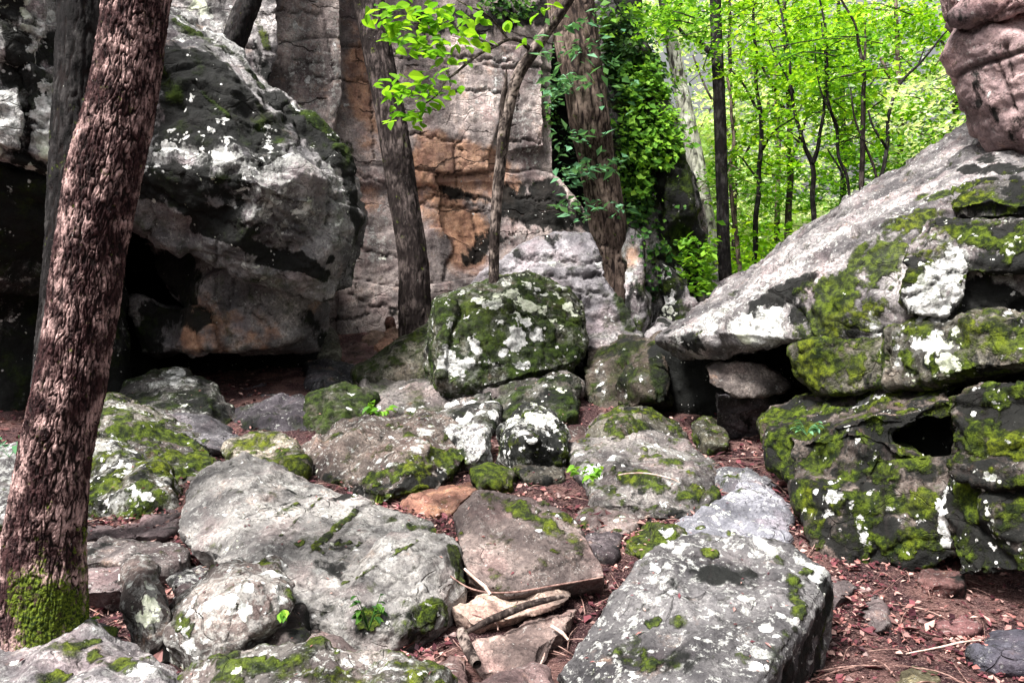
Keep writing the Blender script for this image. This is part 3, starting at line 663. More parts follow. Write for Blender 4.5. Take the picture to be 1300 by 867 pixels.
rock('slab', "100,697,4.95 168,690,5.05 226,693,5.0 238,710,4.8 225,722,4.6 160,720,4.6 104,718,4.65", 'low grey ledge stone crossing behind the small upright rock', 'slab', base=(.33, .29, .28), moss=.15, white=.18, thick=.4)
rock('rock', "100,722,4.7 160,718,4.7 168,735,4.5 160,750,4.35 104,752,4.3", 'squat pinkish grey stone between the trunk and the small upright rock', 'rock', base=(.35, .29, .29), white=.12, thick=.35)
rock('slab', "215,716,4.9 262,722,4.85 286,728,4.75 280,742,4.55 240,748,4.4 214,738,4.5", 'dark stone with frilly grey lichen in the pocket left of the great flat boulder', 'slab', base=(.14, .13, .14), white=.38, dark=.3, thick=.35)
# foreground
rock('boulder', "308,573,6.3 389,606,5.95 430,617,5.8 487,640,5.5 540,655,5.25 572,666,5.0 586,709,4.55 588,730,4.35 560,760,4.0 470,775,3.85 380,748,3.9 330,730,4.15 297,712,4.35 262,691,4.7 228,677,4.95 236,640,5.4 248,602,5.85 300,712,4.35 380,744,3.95 480,765,3.85 560,755,4.0 588,728,4.3 579,769,4.4 557,808,4.25 501,843,3.95 462,834,3.9 400,840,3.8 372,800,3.75",
     'great flat topped grey boulder with moss veins filling the left centre foreground', 'boulder', base=(.46, .45, .43), moss=.10, white=.2, dark=.1, px=2.3, n1=.018, crackn=.010, thick=.9, smooth=2, facet=.42)
rock('rock', "163,722,4.1 173,706,4.2 186,706,4.2 200,720,4.15 216,750,4.0 219,772,3.9 211,800,3.75 190,813,3.7 175,808,3.75 163,780,3.85 185,750,3.8", 'small upright rock with a pale yellowish lichen stripe beside the mossy trunk foot', 'rock', base=(.30, .26, .24), moss=.1, white=.32, dark=.1, px=2.2, thick=.25)
rock('rock', ["227,760,3.9 248,751,3.95 301,713,4.1 354,712,4.1 375,730,4.0 372,762,3.85 354,778,3.7 319,800,3.6 283,830,3.5 245,828,3.55 214,808,3.7 212,787,3.8 300,755,3.62"], 'rounded rock crusted with cream lichen leaning on the great flat boulder', 'rock', base=(.30, .26, .24), moss=.25, white=.42, dark=.12, px=2.2, thick=.35)
rock('rock', "222,748,4.35 235,740,4.4 252,746,4.3 250,762,4.1 226,764,4.1", 'small pink grey stone behind the cream lichen rock', 'rock', base=(.36, .28, .28), thick=.2)
rock('rock', "340,770,4.0 378,752,4.05 392,800,3.8 385,830,3.6 330,830,3.6 350,800,3.7", 'shaded brown stone under the overhang of the great flat boulder', 'rock', base=(.14, .12, .115), dark=.25, thick=.3)
rock('rock', "389,806,3.75 425,812,3.7 462,832,3.6 450,846,3.5 395,842,3.5", 'pinkish stone at the lower edge of the great flat boulder', 'rock', base=PINK, thick=.25)
rock('slab', "-70,800,3.7 0,797,3.75 60,798,3.72 100,803,3.68 150,799,3.75 177,815,3.6 203,828,3.5 234,858,3.25 250,900,3.0 250,960,2.75 -70,960,2.7 80,850,3.3", 'pale grey slab with yellow moss at the bottom left corner', 'slab', base=(.42, .40, .41), moss=.22, white=.25, dark=.02, px=2.2, n1=.02, thick=.35)
rock('rock', "-40,768,4.1 10,767,4.1 42,773,4.05 57,789,3.9 50,800,3.8 -40,802,3.8", 'low brown rock at the left edge below the mossy trunk foot', 'rock', base=(.32, .25, .22), strata=(.05, .01), thick=.25)
rock('slab', "222,850,3.4 240,838,3.5 281,831,3.52 350,829,3.5 440,834,3.45 501,845,3.38 547,857,3.3 580,872,3.2 640,960,2.8 215,960,2.75", 'long grey green slab along the bottom edge left of the path', 'slab', base=(.30, .28, .26), moss=.38, white=.25, dark=.1, px=2.2, n1=.02, thick=.4)
rock('slab', "572,652,5.1 580,638,5.15 607,618,5.2 628,618,5.2 650,631,5.15 692,645,5.05 734,659,4.95 749,687,4.75 767,731,4.55 731,738,4.5 642,756,4.35 621,744,4.38 592,722,4.5 580,691,4.75", 'pinkish grey tilted slab with a smooth face in the centre of the path', 'slab', base=(.38, .31, .285), moss=.12, white=.12, dark=.05, px=2.3, n1=.012, thick=.5, chips=2, facet=.3)
rock('boulder', "706,853,3.5 724,825,3.55 777,776,3.72 805,730,3.92 837,688,4.12 869,677,4.2 931,678,4.2 984,684,4.12 1016,702,4.0 1058,723,3.88 1035,765,3.65 985,835,3.28 955,880,3.05 930,940,2.8 760,940,3.0 735,880,3.3 1054,745,4.1 1044,810,4.0 1038,880,3.85 1010,950,3.6",
     'massive tilted block speckled with lichen in the right centre foreground', 'boulder', base=(.235, .23, .235), moss=.08, white=.22, dark=.2, px=2.2, n1=.012, crackn=.01, thick=.5, chips=2, facet=.3, tilt=(.5, -.2, 1), drop=.05)
rock('rock', "600,818,3.95 640,795,4.1 674,787,4.2 700,776,4.3 731,772,4.3 737,778,4.2 713,792,4.05 699,806,3.9 690,830,3.7 674,845,3.62 640,846,3.6 607,842,3.65", 'flat sandy pink stone lying in the middle of the path', 'rock', base=(.50, .38, .34), white=.02, dark=.02, px=2.2, n1=.03, thick=.2, strata=(.05, .01))
rock('slab', "575,772,4.3 620,752,4.45 690,745,4.5 728,752,4.4 715,768,4.25 650,775,4.2 600,790,4.1", 'thin cream sandstone flake above the root on the path', 'slab', base=(.55, .42, .35), white=.02, dark=.0, n1=.02, thick=.15, drop=.08)
rock('slab', "504,628,6.1 536,617,6.35 598,612,6.45 606,622,6.1 580,634,5.95 560,660,5.7 520,650,5.8", 'flat stone with a red clay face between the long flat boulder and the path', 'slab', base=(.30, .16, .12), warm=.3, white=.05, thick=.35)
rock('rock', "555,845,3.6 580,838,3.65 590,850,3.55 600,880,3.3 545,880,3.25", 'small brown stone at the bottom edge beside the short log', 'rock', base=(.25, .17, .16), thick=.2)
rock('rock', "590,870,3.35 640,846,3.5 690,850,3.48 720,900,3.1 600,910,3.0", 'dusty pink stone at the bottom edge of the path', 'rock', base=(.40, .28, .27), thick=.2, drop=.05)
rock('rock', "1093,750,4.7 1108,747,4.7 1122,770,4.4 1130,790,4.15 1112,792,4.1 1098,770,4.4", 'thin grey pointed stone standing in the litter below the outcrop', 'rock', base=(.2, .17, .17), thick=.15)
rock('rock', "1048,742,4.7 1075,738,4.75 1088,748,4.6 1060,764,4.4 1050,760,4.45", 'small grey brown stone at the right corner of the tilted block', 'rock', base=(.24, .2, .2), thick=.2)
rock('rock', "1240,808,4.1 1262,802,4.15 1300,806,4.1 1340,815,4.0 1340,845,3.7 1250,842,3.7 1238,828,3.8", 'dark bluish rock lying in litter at the right edge', 'rock', base=(.12, .12, .15), white=.08, thick=.3)
rock('rock', "1143,852,3.7 1160,843,3.75 1190,850,3.7 1205,880,3.4 1140,880,3.35", 'olive brown stone at the bottom right in the litter', 'rock', base=(.20, .18, .11), moss=.2, thick=.2)
rock('rock', "1160,728,4.85 1185,722,4.85 1222,728,4.75 1225,742,4.6 1180,745,4.6", 'reddish stone in the shadow at the foot of the outcrop', 'rock', base=(.26, .14, .13), thick=.2)
rock('rock', "1190,790,4.2 1222,783,4.25 1248,792,4.18 1238,802,4.1 1196,802,4.1", 'small reddish brown stone half buried in the right foreground litter', 'rock', base=(.22, .11, .11), thick=.15)
# rubble at the cliff foot
rub = [("404,420,13.0 420,414,13.1 432,440,12.6 428,462,12.0 402,464,12.0", 'ribbed grey green stone beside the black hollow at the rubble edge', (.16, .16, .13)),
       ("428,440,12.9 450,432,13.0 480,436,12.9 485,452,12.4 455,462,12.1 430,455,12.3", 'flat purplish rubble slab low in the pile', (.26, .17, .16)),
       ("432,455,12.2 460,450,12.3 480,458,12.1 470,468,11.8 436,470,11.8", 'lowest reddish rubble stone next to the dark bluish rock', (.24, .15, .15)),
       ("459,430,13.1 472,422,13.2 486,424,13.2 488,436,12.8 465,440,12.8", 'pale orange rubble stone at the top left of the pile', (.5, .36, .28)),
       ("474,440,12.7 486,428,12.9 500,430,12.9 512,438,12.7 508,452,12.3 486,456,12.2", 'orange brown rubble stone at the centre of the pile', (.48, .28, .20)),
       ("488,424,13.2 500,414,13.3 509,420,13.2 508,434,12.9 492,434,12.9", 'tan rounded rubble stone topping the pile', (.50, .34, .25)),
       ("490,418,13.5 491,404,13.6 497,403,13.6 500,412,13.5 500,422,13.3", 'narrow brown upright stone at the back of the rubble pile', (.2, .1, .08)),
       ("500,430,12.9 520,426,13.0 530,434,12.9 522,446,12.5 504,450,12.4", 'dull brown rubble stone under the leaning dark tree', (.30, .2, .16)),
       ("415,446,12.6 432,444,12.7 438,458,12.2 418,464,12.1", 'dark brown rubble stone at the left foot of the pile', (.18, .1, .09))]
for s_, l__, c_ in rub:
    s_ = ' '.join(','.join(q.split(',')[:2] + [str(round(float(q.split(',')[2]) - .75, 2))]) for q in s_.split())
    rock('rubble_stone', s_, l__, 'stone', base=tuple(min(q * 1.7, .85) for q in c_), white=0, dark=.03, mat=M_MID, thick=.35, px=1.6, group='rubble stones at the foot of the cliff', n1=.05)
# background rocks
rock('boulder', "884,390,14.5 900,352,15.5 915,345,16 935,348,16 945,372,15 920,400,14", 'grey boulder at the edge of the wood left of the slab tip', 'boulder', base=(.3, .29, .28), mat=M_FAR, moss=.3, white=.3, thick=1)
for s_, l__ in [("975,322,19 1000,316,19.5 1020,324,19 1020,340,18 975,342,18", 'low pale rock just beyond the sloping slab among saplings'),
                ("820,415,12.6 842,405,12.8 856,412,12.6 852,432,12 826,436,12", 'dim stone at the foot of the ivy clad buttress')]:
    rock('rock', s_, l__, 'rock', base=GREY, mat=M_FAR, moss=.2, white=.2, thick=1)

# ------------------------------------------------------------------ joints, painted growth and painted shade
for R in ROCKS: R['bb'] = (R['V'].min(0), R['V'].max(0))
bpy.context.view_layer.update(); DG = bpy.context.evaluated_depsgraph_get()
# joints
carve("200,0 260,40; 432,102 470,104 474,106; 500,75 560,70 640,78 690,84; 520,168 575,180 590,196; 590,176 576,186 580,240; 470,108 474,200; 600,115 650,118", 2.6, 1.6)
carve("455,222 500,236 555,240; 520,240 525,262 565,238; 545,250 610,250 640,262; 430,300 470,320 520,330; 443,372 470,388 510,392 545,386; 596,262 605,300 603,340; 640,178 690,180; 650,250 720,258 760,262", 2.4, 1.4)
carve("350,14 410,18 415,50 425,95; 372,76 412,82; 400,98 432,104; 680,330 660,318 640,300; 575,262 620,262; 420,410 470,398; 500,240 540,262 620,268; 560,120 620,112", 2.2, 1.2)
carve("640,412 652,396 700,404 738,412; 590,395 600,430 640,470; 556,384 562,430 560,484; 640,362 700,370", 2.6, 2.0)
carve("655,330 700,322 745,332 762,342; 640,345 700,352 740,350; 610,352 640,340; 770,355 790,385", 2.4, 1.6)
carve("300,68 330,110 345,160 320,205; 240,100 290,140 315,175; 172,226 230,262 290,285 340,310 400,340; 345,270 352,290 385,296 400,310; 300,285 350,292; 395,190 420,235 415,290", 3.0, 2.0)
carve("262,380 290,390 300,345; 275,300 272,380; 300,385 345,415; 310,395 330,385 355,410", 2.2, 1.2)
carve("0,188 30,196 60,214 90,228; 36,90 34,190; 0,20 30,40 60,55; 40,155 62,165 88,162; 0,240 40,252 64,268", 3.0, 2.4)
carve("1048,434 1080,430 1128,416 1206,402 1260,402; 1127,420 1127,482; 1015,448 1068,433 1125,428; 1155,310 1190,270 1240,275 1300,284; 1145,376 1180,368 1210,340; 1180,352 1230,345", 3.0, 2.6)
carve("1010,372 1060,330 1110,296 1165,258; 960,360 1010,326 1070,288; 1040,300 1075,276 1120,262; 900,398 940,380 985,350", 2.0, .9)
carve("1200,590 1240,606 1300,600; 1100,600 1160,606 1200,600; 1130,560 1120,620 1128,700; 1215,620 1212,700; 1230,480 1250,520 1245,560; 1070,545 1060,600 1075,660", 2.6, 1.6)
carve("1000,40 1240,40 1270,20 1300,10; 1240,30 1262,22 1285,0; 1278,60 1284,100; 1262,70 1290,140", 2.6, 2.0)
carve("640,735 700,720 760,705; 660,640 700,690 740,700", 2.0, .7)
carve("300,650 380,640 470,690 560,700; 330,700 420,690 520,740; 260,640 340,610 400,620; 380,742 470,768 560,745 586,722", 2.0, .8)
carve("905,700 900,740 880,780; 860,700 940,720 1000,740; 1058,724 1035,766 985,836 955,880; 900,750 960,790", 2.2, 1.0)
carve("845,604 870,612 900,592 915,597; 792,600 850,612 900,614; 950,636 985,618", 2.4, 1.6)
# pale, rusty and bare patches of the back cliff
paint('warm', "470,60,30 460,90,30 560,200,36 600,215,44 640,230,30 560,260,36 480,170,34 455,130,24 585,300,36 600,290,30 590,330,26 530,215,26 520,250,24 590,205,26 545,180,24", .55)
paint('warm', "590,200,25 625,210,24 565,235,24 600,320,22 470,255,20 800,330,18 250,400,40 290,425,30 330,432,20 240,440,26 400,390,16", .55)
paint('white', "385,0,380,140,20 405,60,402,150,12 430,10,425,220,12 360,40,28 640,90,26 620,130,30 660,150,24 555,60,20 680,110,16 480,270,22 470,310,30 445,300,14 670,200,20", .26)
paint('dark', "690,-10,700,40,14 640,20,700,20,18 560,240,640,262,8 700,300,20 660,320,14 455,380,500,395,8 700,250,24 460,235,8 545,30,640,30,22", .5)
paint('dark', "790,100,870,300,34 790,200,30 800,260,40 850,380,840,430,12 850,200,875,290,16 842,330,850,400,14", .4)
paint('white', "845,340,852,400,12 860,345,10 805,62,12 795,320,14 800,350,12", .5)
paint('moss', "800,90,840,100,24 855,120,880,260,10 870,300,890,350,14", .4)
# pale shoulder
paint('white', "240,20,300,60,34 250,0,20", .4); paint('dark', "320,60,345,110,14 222,0,14 240,40,12 300,30,6", .4)
paint('moss', "228,22,250,44,7 320,10,340,60,6", .7)
# giant boulder
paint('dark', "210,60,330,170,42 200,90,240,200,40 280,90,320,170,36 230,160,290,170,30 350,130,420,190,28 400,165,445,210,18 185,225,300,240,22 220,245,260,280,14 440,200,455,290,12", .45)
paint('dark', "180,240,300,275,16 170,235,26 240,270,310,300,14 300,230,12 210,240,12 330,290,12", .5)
paint('white', "232,50,12 237,66,8 220,175,280,205,20 280,150,300,210,14 245,120,5 281,108,4 303,112,5 340,200,26 350,240,30 390,270,20 380,200,24 310,240,16 270,200,14 440,240,14 300,260,340,270,12 340,160,350,200,10", .42)
paint('white', "200,190,24 196,215,18 320,215,20 425,280,16 360,290,14 235,140,5 222,100,5 243,128,4", .4)
paint('moss', "388,140,440,195,12 225,28,290,65,8 300,70,332,110,7 255,115,290,145,5 350,180,14 330,160,10 180,60,220,120,14", .62)
paint('moss', "390,142,425,178,9", .5)
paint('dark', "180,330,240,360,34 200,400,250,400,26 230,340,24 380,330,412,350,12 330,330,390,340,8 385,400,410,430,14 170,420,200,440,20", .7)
paint('white', "250,305,262,340,8 270,375,280,440,9 320,340,350,370,18 265,330,10", .3)
paint('warm', "330,400,355,420,12 240,430,280,445,14 345,425,12 300,400,12", .4)
# left rock wall
paint('dark', "80,60,110,220,22 20,50,20,100,18 70,60,30,80,14 100,0,30 0,0,30 30,210,110,235,14", .4)
paint('white', "10,160,20 0,175,22 20,130,12 62,110,62,190,14 50,180,12 25,215,16 40,30,14 60,20,14 35,85,6", .35)
paint('moss', "30,470,16 32,430,10", .3)
# right outcrop
paint('white', "870,420,1000,345,26 900,410,960,375,24 990,350,1060,300,22 1050,300,1130,262,18 1130,280,1190,245,14", .22)
paint('white', "955,415,30 975,425,24 945,425,14 930,415,8 905,418,8 985,400,14 1160,385,26 1180,360,1210,330,18 1215,375,12 1190,395,20 1170,372,1205,350,16", .75)
paint('white', "1240,345,10 1262,350,10 1278,352,8 1285,360,6 1108,400,1112,420,8 1120,445,8 1137,442,1140,460,9 1175,430,20 1195,440,1185,455,14 1210,440,10 1205,462,18 1215,420,8 1138,425,8", .6)
paint('white', "1185,300,8 1202,310,8 1040,355,6 1100,350,6 1092,345,5", .4)
paint('moss', "1040,400,1130,320,26 1060,410,1060,370,30 1030,420,26 1110,400,26 1130,350,24 1090,330,1170,265,16 1140,310,1190,270,12 1195,245,1235,235,10 1170,250,10 1020,370,16", .52)
paint('moss', "1030,395,1110,330,16 1150,300,1175,280,10 1120,330,12", .3)
paint('dark', "960,380,1030,350,14 960,395,1000,375,16 880,435,20 1010,400,16 1250,200,1300,230,16 1230,215,14 1280,300,22 1240,360,20 1290,340,20 1060,390,14 1080,420,16", .5)  # includes the shadow at the column foot, painted dark
paint('moss', "1190,250,1290,255,20 1215,290,1290,310,20 1240,300,20", .35)
paint('moss', "1030,470,22 1050,460,20 1095,460,16 1240,425,1300,430,20 1225,410,12 1260,440,16 1280,470,14 1150,455,12", .35)
paint('moss', "990,525,1050,520,16 1040,540,1000,570,16 1055,560,26 1040,580,20 1130,505,1180,495,14 1190,485,10 1080,600,26 1100,640,22 1120,600,20 1160,580,26 1170,640,22 1160,680,1150,700,12 1250,560,30 1290,560,30 1230,620,26 1020,620,1030,650,12", .38)
paint('moss', "1050,560,18 1030,590,12 1165,650,14 1240,650,16 1270,560,20 1235,560,14", .35)
paint('white', "1075,520,1130,500,12 1055,630,16 1060,610,10 1052,650,10 1075,545,8 1090,560,7 1035,625,6 1210,520,8 1218,500,6 1198,480,1205,500,5 1236,525,5 1240,600,1270,610,9 1195,620,1202,690,10 1190,550,6 1255,640,1265,720,8 1200,560,6", .6)
paint('white', "1058,632,13 1100,630,7 1105,625,6 1130,645,8 1162,630,7 1145,660,9 1275,680,10 1222,660,7 1082,640,1100,690,10", .45)
paint('dark', "1090,640,1120,700,20 1130,560,20 1100,620,10 1060,600,6 1215,690,1230,720,14 1300,640,24 1280,620,16 1180,600,14 1100,590,12 1240,690,1245,740,12 1200,540,14 1270,500,26 1230,510,16 1130,690,24 1170,720,20", .42)
# column
paint('dark', "1270,30,1285,0,5 1275,60,1290,130,8 1240,110,1262,150,8 1268,60,6 1295,150,8", .2)
paint('white', "1230,60,1260,110,16 1290,30,12", .15)
# mid boulders
paint('white', "632,375,655,372,12 660,385,690,396,10 643,360,8 625,385,14 610,382,8 600,430,12 575,465,20 590,470,16 560,460,10 565,440,6 605,445,10 655,430,20 680,425,14 640,450,10 655,460,670,465,8 700,405,8 720,390,10 730,400,6 690,375,6 715,365,8 597,456,8 670,410,8", .55)
paint('dark', "540,420,550,470,9 665,400,740,412,6 690,440,735,450,12 650,470,700,478,8", .5)
paint('white', "740,335,765,338,8 770,400,775,410,8 700,335,6", .45); paint('moss', "775,350,800,415,9", .8)
paint('white', "760,460,765,500,9 795,500,8 810,480,10 790,510,6 750,510,8", .45); paint('dark', "830,440,842,520,10 800,520,830,520,10", .6)
paint('white', "570,515,600,510,8 590,530,14 610,500,8 600,540,8 648,505,10 645,515,8 680,500,6 692,490,6 712,495,12", .45)
paint('white', "447,500,7 443,520,6 460,520,5 500,518,540,518,5 480,518,5 525,522,5", .6)
paint('moss', "520,590,575,580,20 550,570,575,600,16 500,600,18 470,610,20", .5)
paint('white', "540,548,12 535,560,10 528,570,9 550,540,8 495,590,6 480,585,5 455,588,5", .7)
paint('white', "655,530,700,530,12 665,550,675,560,8 650,540,8 690,530,705,545,6", .45); paint('dark', "640,565,715,575,18 690,560,16", .5)
paint('white', "735,575,12 745,595,740,610,12 780,580,10 755,590,10 820,565,860,575,18 830,568,14 757,602,752,622,8", .4)
paint('moss', "830,580,860,590,12 800,610,880,625,20 770,620,16", .3); paint('moss', "930,606,10 940,622,8 910,620,8", .5)
paint('white', "860,610,8 850,613,6 745,668,5 783,660,5 845,675,12 790,655,5", .6)
paint('moss', "815,680,22", .5); paint('moss', "890,672,900,682,9 930,678,10", .6)
# left
paint('white', "200,485,240,485,14 220,477,18", .55); paint('dark', "160,505,280,520,20", .3)
paint('white', "145,510,180,525,14 230,540,12 195,533,8", .3)
paint('moss', "200,550,250,565,22 215,590,250,580,24 140,520,160,530,12 235,600,16 180,545,12", .45)
paint('white', "130,570,20 160,595,16 150,560,12 140,635,180,625,12 205,615,8 120,640,10 170,575,12 190,630,10", .3)
paint('dark', "175,580,200,600,10 120,610,12 140,600,8", .3)
paint('moss', "355,575,380,595,14 300,560,315,570,8", .4); paint('dark', "360,580,385,592,8", .3)
# great flat boulder
paint('moss', "400,695,450,650,7 410,700,440,690,8 470,640,540,620,7 520,670,560,675,9 570,668,582,680,9 575,700,583,730,12 562,675,8 350,655,375,640,6 330,668,6 500,660,6 440,740,8 380,690,6 505,700,5 450,630,6", .5)
paint('moss', "575,705,582,735,9 568,672,578,680,7 425,690,445,668,5", .4)
paint('moss', "480,770,560,770,30 440,780,30 520,800,26 450,820,16", .22); paint('dark', "470,780,560,770,20 400,790,18 520,810,18 360,640,12 420,770,480,790,18", .26)
paint('white', "340,610,400,630,22 300,640,26 430,650,500,690,26 490,710,30 350,700,20 330,630,12 255,635,10", .16)
paint('dark', "380,610,20 330,640,12 460,650,14 430,690,440,720,8", .2)
paint('white', "320,735,18 340,725,16 360,718,10 310,748,16 270,765,14 290,760,10 250,775,8 265,790,8 345,745,12 330,760,8", .45)
paint('moss', "360,745,372,760,8 225,785,240,800,12 300,775,10", .4)
paint('white', "190,745,195,780,12 195,735,6 185,790,8", .45)
paint('moss', "90,820,120,815,10 130,830,160,850,18 55,862,80,862,12 150,845,14", .6); paint('white', "170,850,215,840,16 190,855,16 140,850,8 125,798,10", .5)
paint('moss', "140,800,12 115,790,14", .5)
paint('white', "560,856,440,838,8 300,850,16", .2); paint('moss', "240,845,12 330,850,400,855,20", .3)
# tilted pink slab
paint('moss', "620,630,700,660,14 650,650,740,690,13 690,640,740,670,10 705,700,735,700,9", .42)
paint('white', "712,655,9 730,662,5 685,681,7 700,670,26 650,640,10", .33); paint('dark', "640,645,720,700,10 620,660,630,680,8", .22)
# tilted block
paint('white', "1022,715,12 1040,722,14 1048,718,8 1035,735,10 965,687,980,700,9 870,690,860,700,8 845,690,12 942,760,9 972,798,10 965,832,14 960,845,10 1012,790,6 945,775,5 885,810,5 990,780,6", .7)
paint('white', "900,690,970,700,16 870,720,26 850,740,24 830,760,20 800,800,24 930,800,20", .14)
paint('moss', "1025,725,1000,760,10 1000,735,12 900,700,14 860,790,14 800,830,860,850,26 940,835,14 1020,760,1000,800,12 830,790,14 990,710,10", .36)
paint('dark', "900,730,960,740,24 870,760,20 890,680,12 860,830,900,850,22 820,770,12", .25)
paint('dark', "1050,750,1035,850,18 1000,860,1040,860,26 1035,790,1020,840,20", .75)  # shaded right side of the block, painted dark

paint('dark', "1240,385,1290,385,16 1235,380,12 1270,372,14", .7)  # shade inside the ledge hole, painted on

paint('moss', "590,400,690,440,40 690,400,30 600,400,30 700,380,20", .22)
paint('dark', "250,285,400,345,9 245,290,300,300,10 420,330,10", .8)  # shadow band under the overhang, painted onto the giant boulder
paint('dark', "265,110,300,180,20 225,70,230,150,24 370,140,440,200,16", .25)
paint('dark', "0,230,120,240,20 0,300,100,300,40 20,220,80,225,14", .5)
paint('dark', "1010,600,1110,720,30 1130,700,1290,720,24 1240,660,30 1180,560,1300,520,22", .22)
paint('dark', "470,800,560,790,26 400,800,30 500,830,20 370,800,390,830,12", .28)
paint('moss', "470,790,560,780,26 430,820,24", .15)
paint('dark', "600,600,500,625,10 380,580,440,615,12 790,620,860,650,14 740,630,16 140,650,200,650,8 225,610,14", .3)  # shade under the stones' lower edges put into the colour

carve("395,700 430,672 452,648 470,622; 425,716 470,676 520,640; 345,690 390,650 415,625; 452,735 505,690 560,668; 300,680 340,640 352,615; 480,752 530,715 575,700", 1.8, .6)
paint('moss', "395,700,452,648,5 425,716,520,640,4 345,690,415,625,3 452,735,560,668,3", .3)
paint('dark', "1110,532,1190,530,14 1120,545,1190,545,10", .7)  # recess under the lower ledge blackened with painted shade

paint('dark', "1225,215,1299,215,16 1210,258,1299,258,13 1250,300,1299,310,20 1240,340,1299,345,22 1230,385,1299,385,18", .45)  # shade below the column foot and ledges, put into the colour
paint('dark', "640,240,740,290,26 600,290,640,310,12 760,320,12", .32)  # cliff behind the dome: its stain and its shade, painted dark
paint('white', "650,300,750,300,12 650,330,720,330,10", .12)
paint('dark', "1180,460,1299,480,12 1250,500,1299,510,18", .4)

paint('moss', "385,138,445,190,10 395,150,430,175,8", .5)
paint('dark', "395,640,560,600,9 500,625,590,600,8", .5)  # shade below the long flat boulder's overhang, painted on
paint('white', "0,120,60,180,14 45,100,60,200,14", .25)

carve("640,352 665,332 700,326 745,336 768,330; 606,392 660,372 720,368 775,374; 700,296 706,326; 735,370 742,420; 618,350 650,345 690,352 768,350", 3.6, 2.6)
paint('warm', "540,215,620,240,22 560,250,590,320,22 455,80,460,130,20", .25)
paint('dark', "640,262,720,282,14 590,335,640,300,8", .3)  # more painted shade and stain behind the dome

paint('dark', "650,272,720,268,24 745,285,14 620,300,600,325,16 690,240,20 765,305,9 735,262,12 640,250,16", .42)  # shadowed, stained cliff above the dome, both put into the colour

finish_rocks()
bpy.context.view_layer.update(); DG = bpy.context.evaluated_depsgraph_get()
# ------------------------------------------------------------------ trees
def catmull(P, m):
    P = np.asarray(P, float); Q = np.concatenate([[2 * P[0] - P[1]], P, [2 * P[-1] - P[-2]]]); out = []
    for i in range(len(P) - 1):
        a, b, c, d = Q[i:i + 4]
        for t in np.linspace(0, 1, m, endpoint=False):
            out.append(.5 * ((2 * b) + (-a + c) * t + (2 * a - 5 * b + 4 * c - d) * t * t + (-a + 3 * b - 3 * c + d) * t ** 3))
    out.append(P[-1]); return np.array(out)

def tube(pts, rad, nseg=10, m=6, rough=0.0, bark=None, flare=0.0, seed=0.0, wob=0.0, cap=True):
    """pts world (k,3), rad (k,) -> V, F, plate attribute, along"""
    X = catmull(np.column_stack([pts, rad]), m)
    C, R = X[:, :3], np.clip(X[:, 3], .0015, None)
    if wob: C = C + wob * np.stack([pn(C * 1.3 + seed + q * 9) for q in range(3)], 1)
    T = np.gradient(C, axis=0); T /= np.linalg.norm(T, axis=1)[:, None]
    ref = np.array([.1, 1.0, .05]) if abs(T[:, 1]).mean() < .7 else np.array([1.0, 0, .1])
    A = np.cross(T, ref); A /= np.linalg.norm(A, axis=1)[:, None]; B = np.cross(T, A)
    th = np.linspace(0, 2 * math.pi, nseg, endpoint=False)
    ct, st = np.cos(th), np.sin(th)
    s = np.concatenate([[0], np.cumsum(np.linalg.norm(np.diff(C, axis=0), axis=1))])
    dirs = A[:, None, :] * ct[None, :, None] + B[:, None, :] * st[None, :, None]
    rr = np.repeat(R[:, None], nseg, 1)
    plate = np.ones_like(rr)
    if bark:
        fx, depth = bark          # fissures across per metre of arc, relief in metres
        r0 = float(np.median(R)) * fx
        Q = np.stack([np.repeat((ct * r0)[None], len(s), 0), np.repeat((st * r0)[None], len(s), 0), np.repeat((s * fx * .22)[:, None], nseg, 1)], -1).reshape(-1, 3) + seed
        w = .5 * np.stack([pn(Q * 1.1 + 5), pn(Q * 1.1 + 15), pn(Q * .9 + 25)], 1)
        a = np.abs(pn(Q + w)) ; b = np.abs(pn((Q + w) * np.array([2.1, 2.1, 3.4]) + 31))
        pl = sstep(.02, .22, a) * (.55 + .45 * sstep(.02, .2, b))
        lump = fbm(Q * .35 + 50, 2)
        fine = fbm(Q * 4, 2)
        plate = pl.reshape(rr.shape)
        rr = rr + depth * (plate - .6) + (depth * .35 * fine).reshape(rr.shape) + (R.mean() * .06 * lump).reshape(rr.shape)
    if flare:
        k = np.exp(-s / (flare * 1.2))
        lob = .5 + .5 * np.cos(th * 5 + seed) * .6 + .2 * np.cos(th * 3 + 1)
        rr = rr + (k[:, None] * lob[None, :]) * flare
    V = (C[:, None, :] + dirs * rr[:, :, None]).reshape(-1, 3)
    i = np.arange(len(C) - 1)[:, None] * nseg; j = np.arange(nseg)[None, :]; j2 = (j + 1) % nseg
    F = np.stack([i + j, i + j2, i + nseg + j2, i + nseg + j], -1).reshape(-1, 4)
    return V, F, plate.ravel(), np.repeat(s, nseg)

class Acc:
    def __init__(s): s.V, s.F, s.p, s.n = [], [], [], 0
    def add(s, V, F, p=None, al=None):
        s.V.append(V); s.F.append(F + s.n); s.p.append(np.ones(len(V)) if p is None else p); s.n += len(V)
    def obj(s, name, mat, parent=None, moss=None, white=None, smooth=True):
        V = np.concatenate(s.V); F = np.concatenate(s.F)
        org = np.array(parent.location) if parent is not None else np.array([V[:, 0].mean(), V[:, 1].mean(), V[:, 2].min()])
        me = np_mesh(name, V - org, F, smooth, mat)
        for k, v in (('plate', np.concatenate(s.p)), ('moss', moss), ('white', white)):
            if v is None: continue
            if callable(v): v = v(V)
            a = me.attributes.new(k, 'FLOAT', 'POINT'); a.data.foreach_set('value', np.asarray(v, np.float32))
        return link(name, me, parent, (0, 0, 0) if parent is not None else tuple(org))

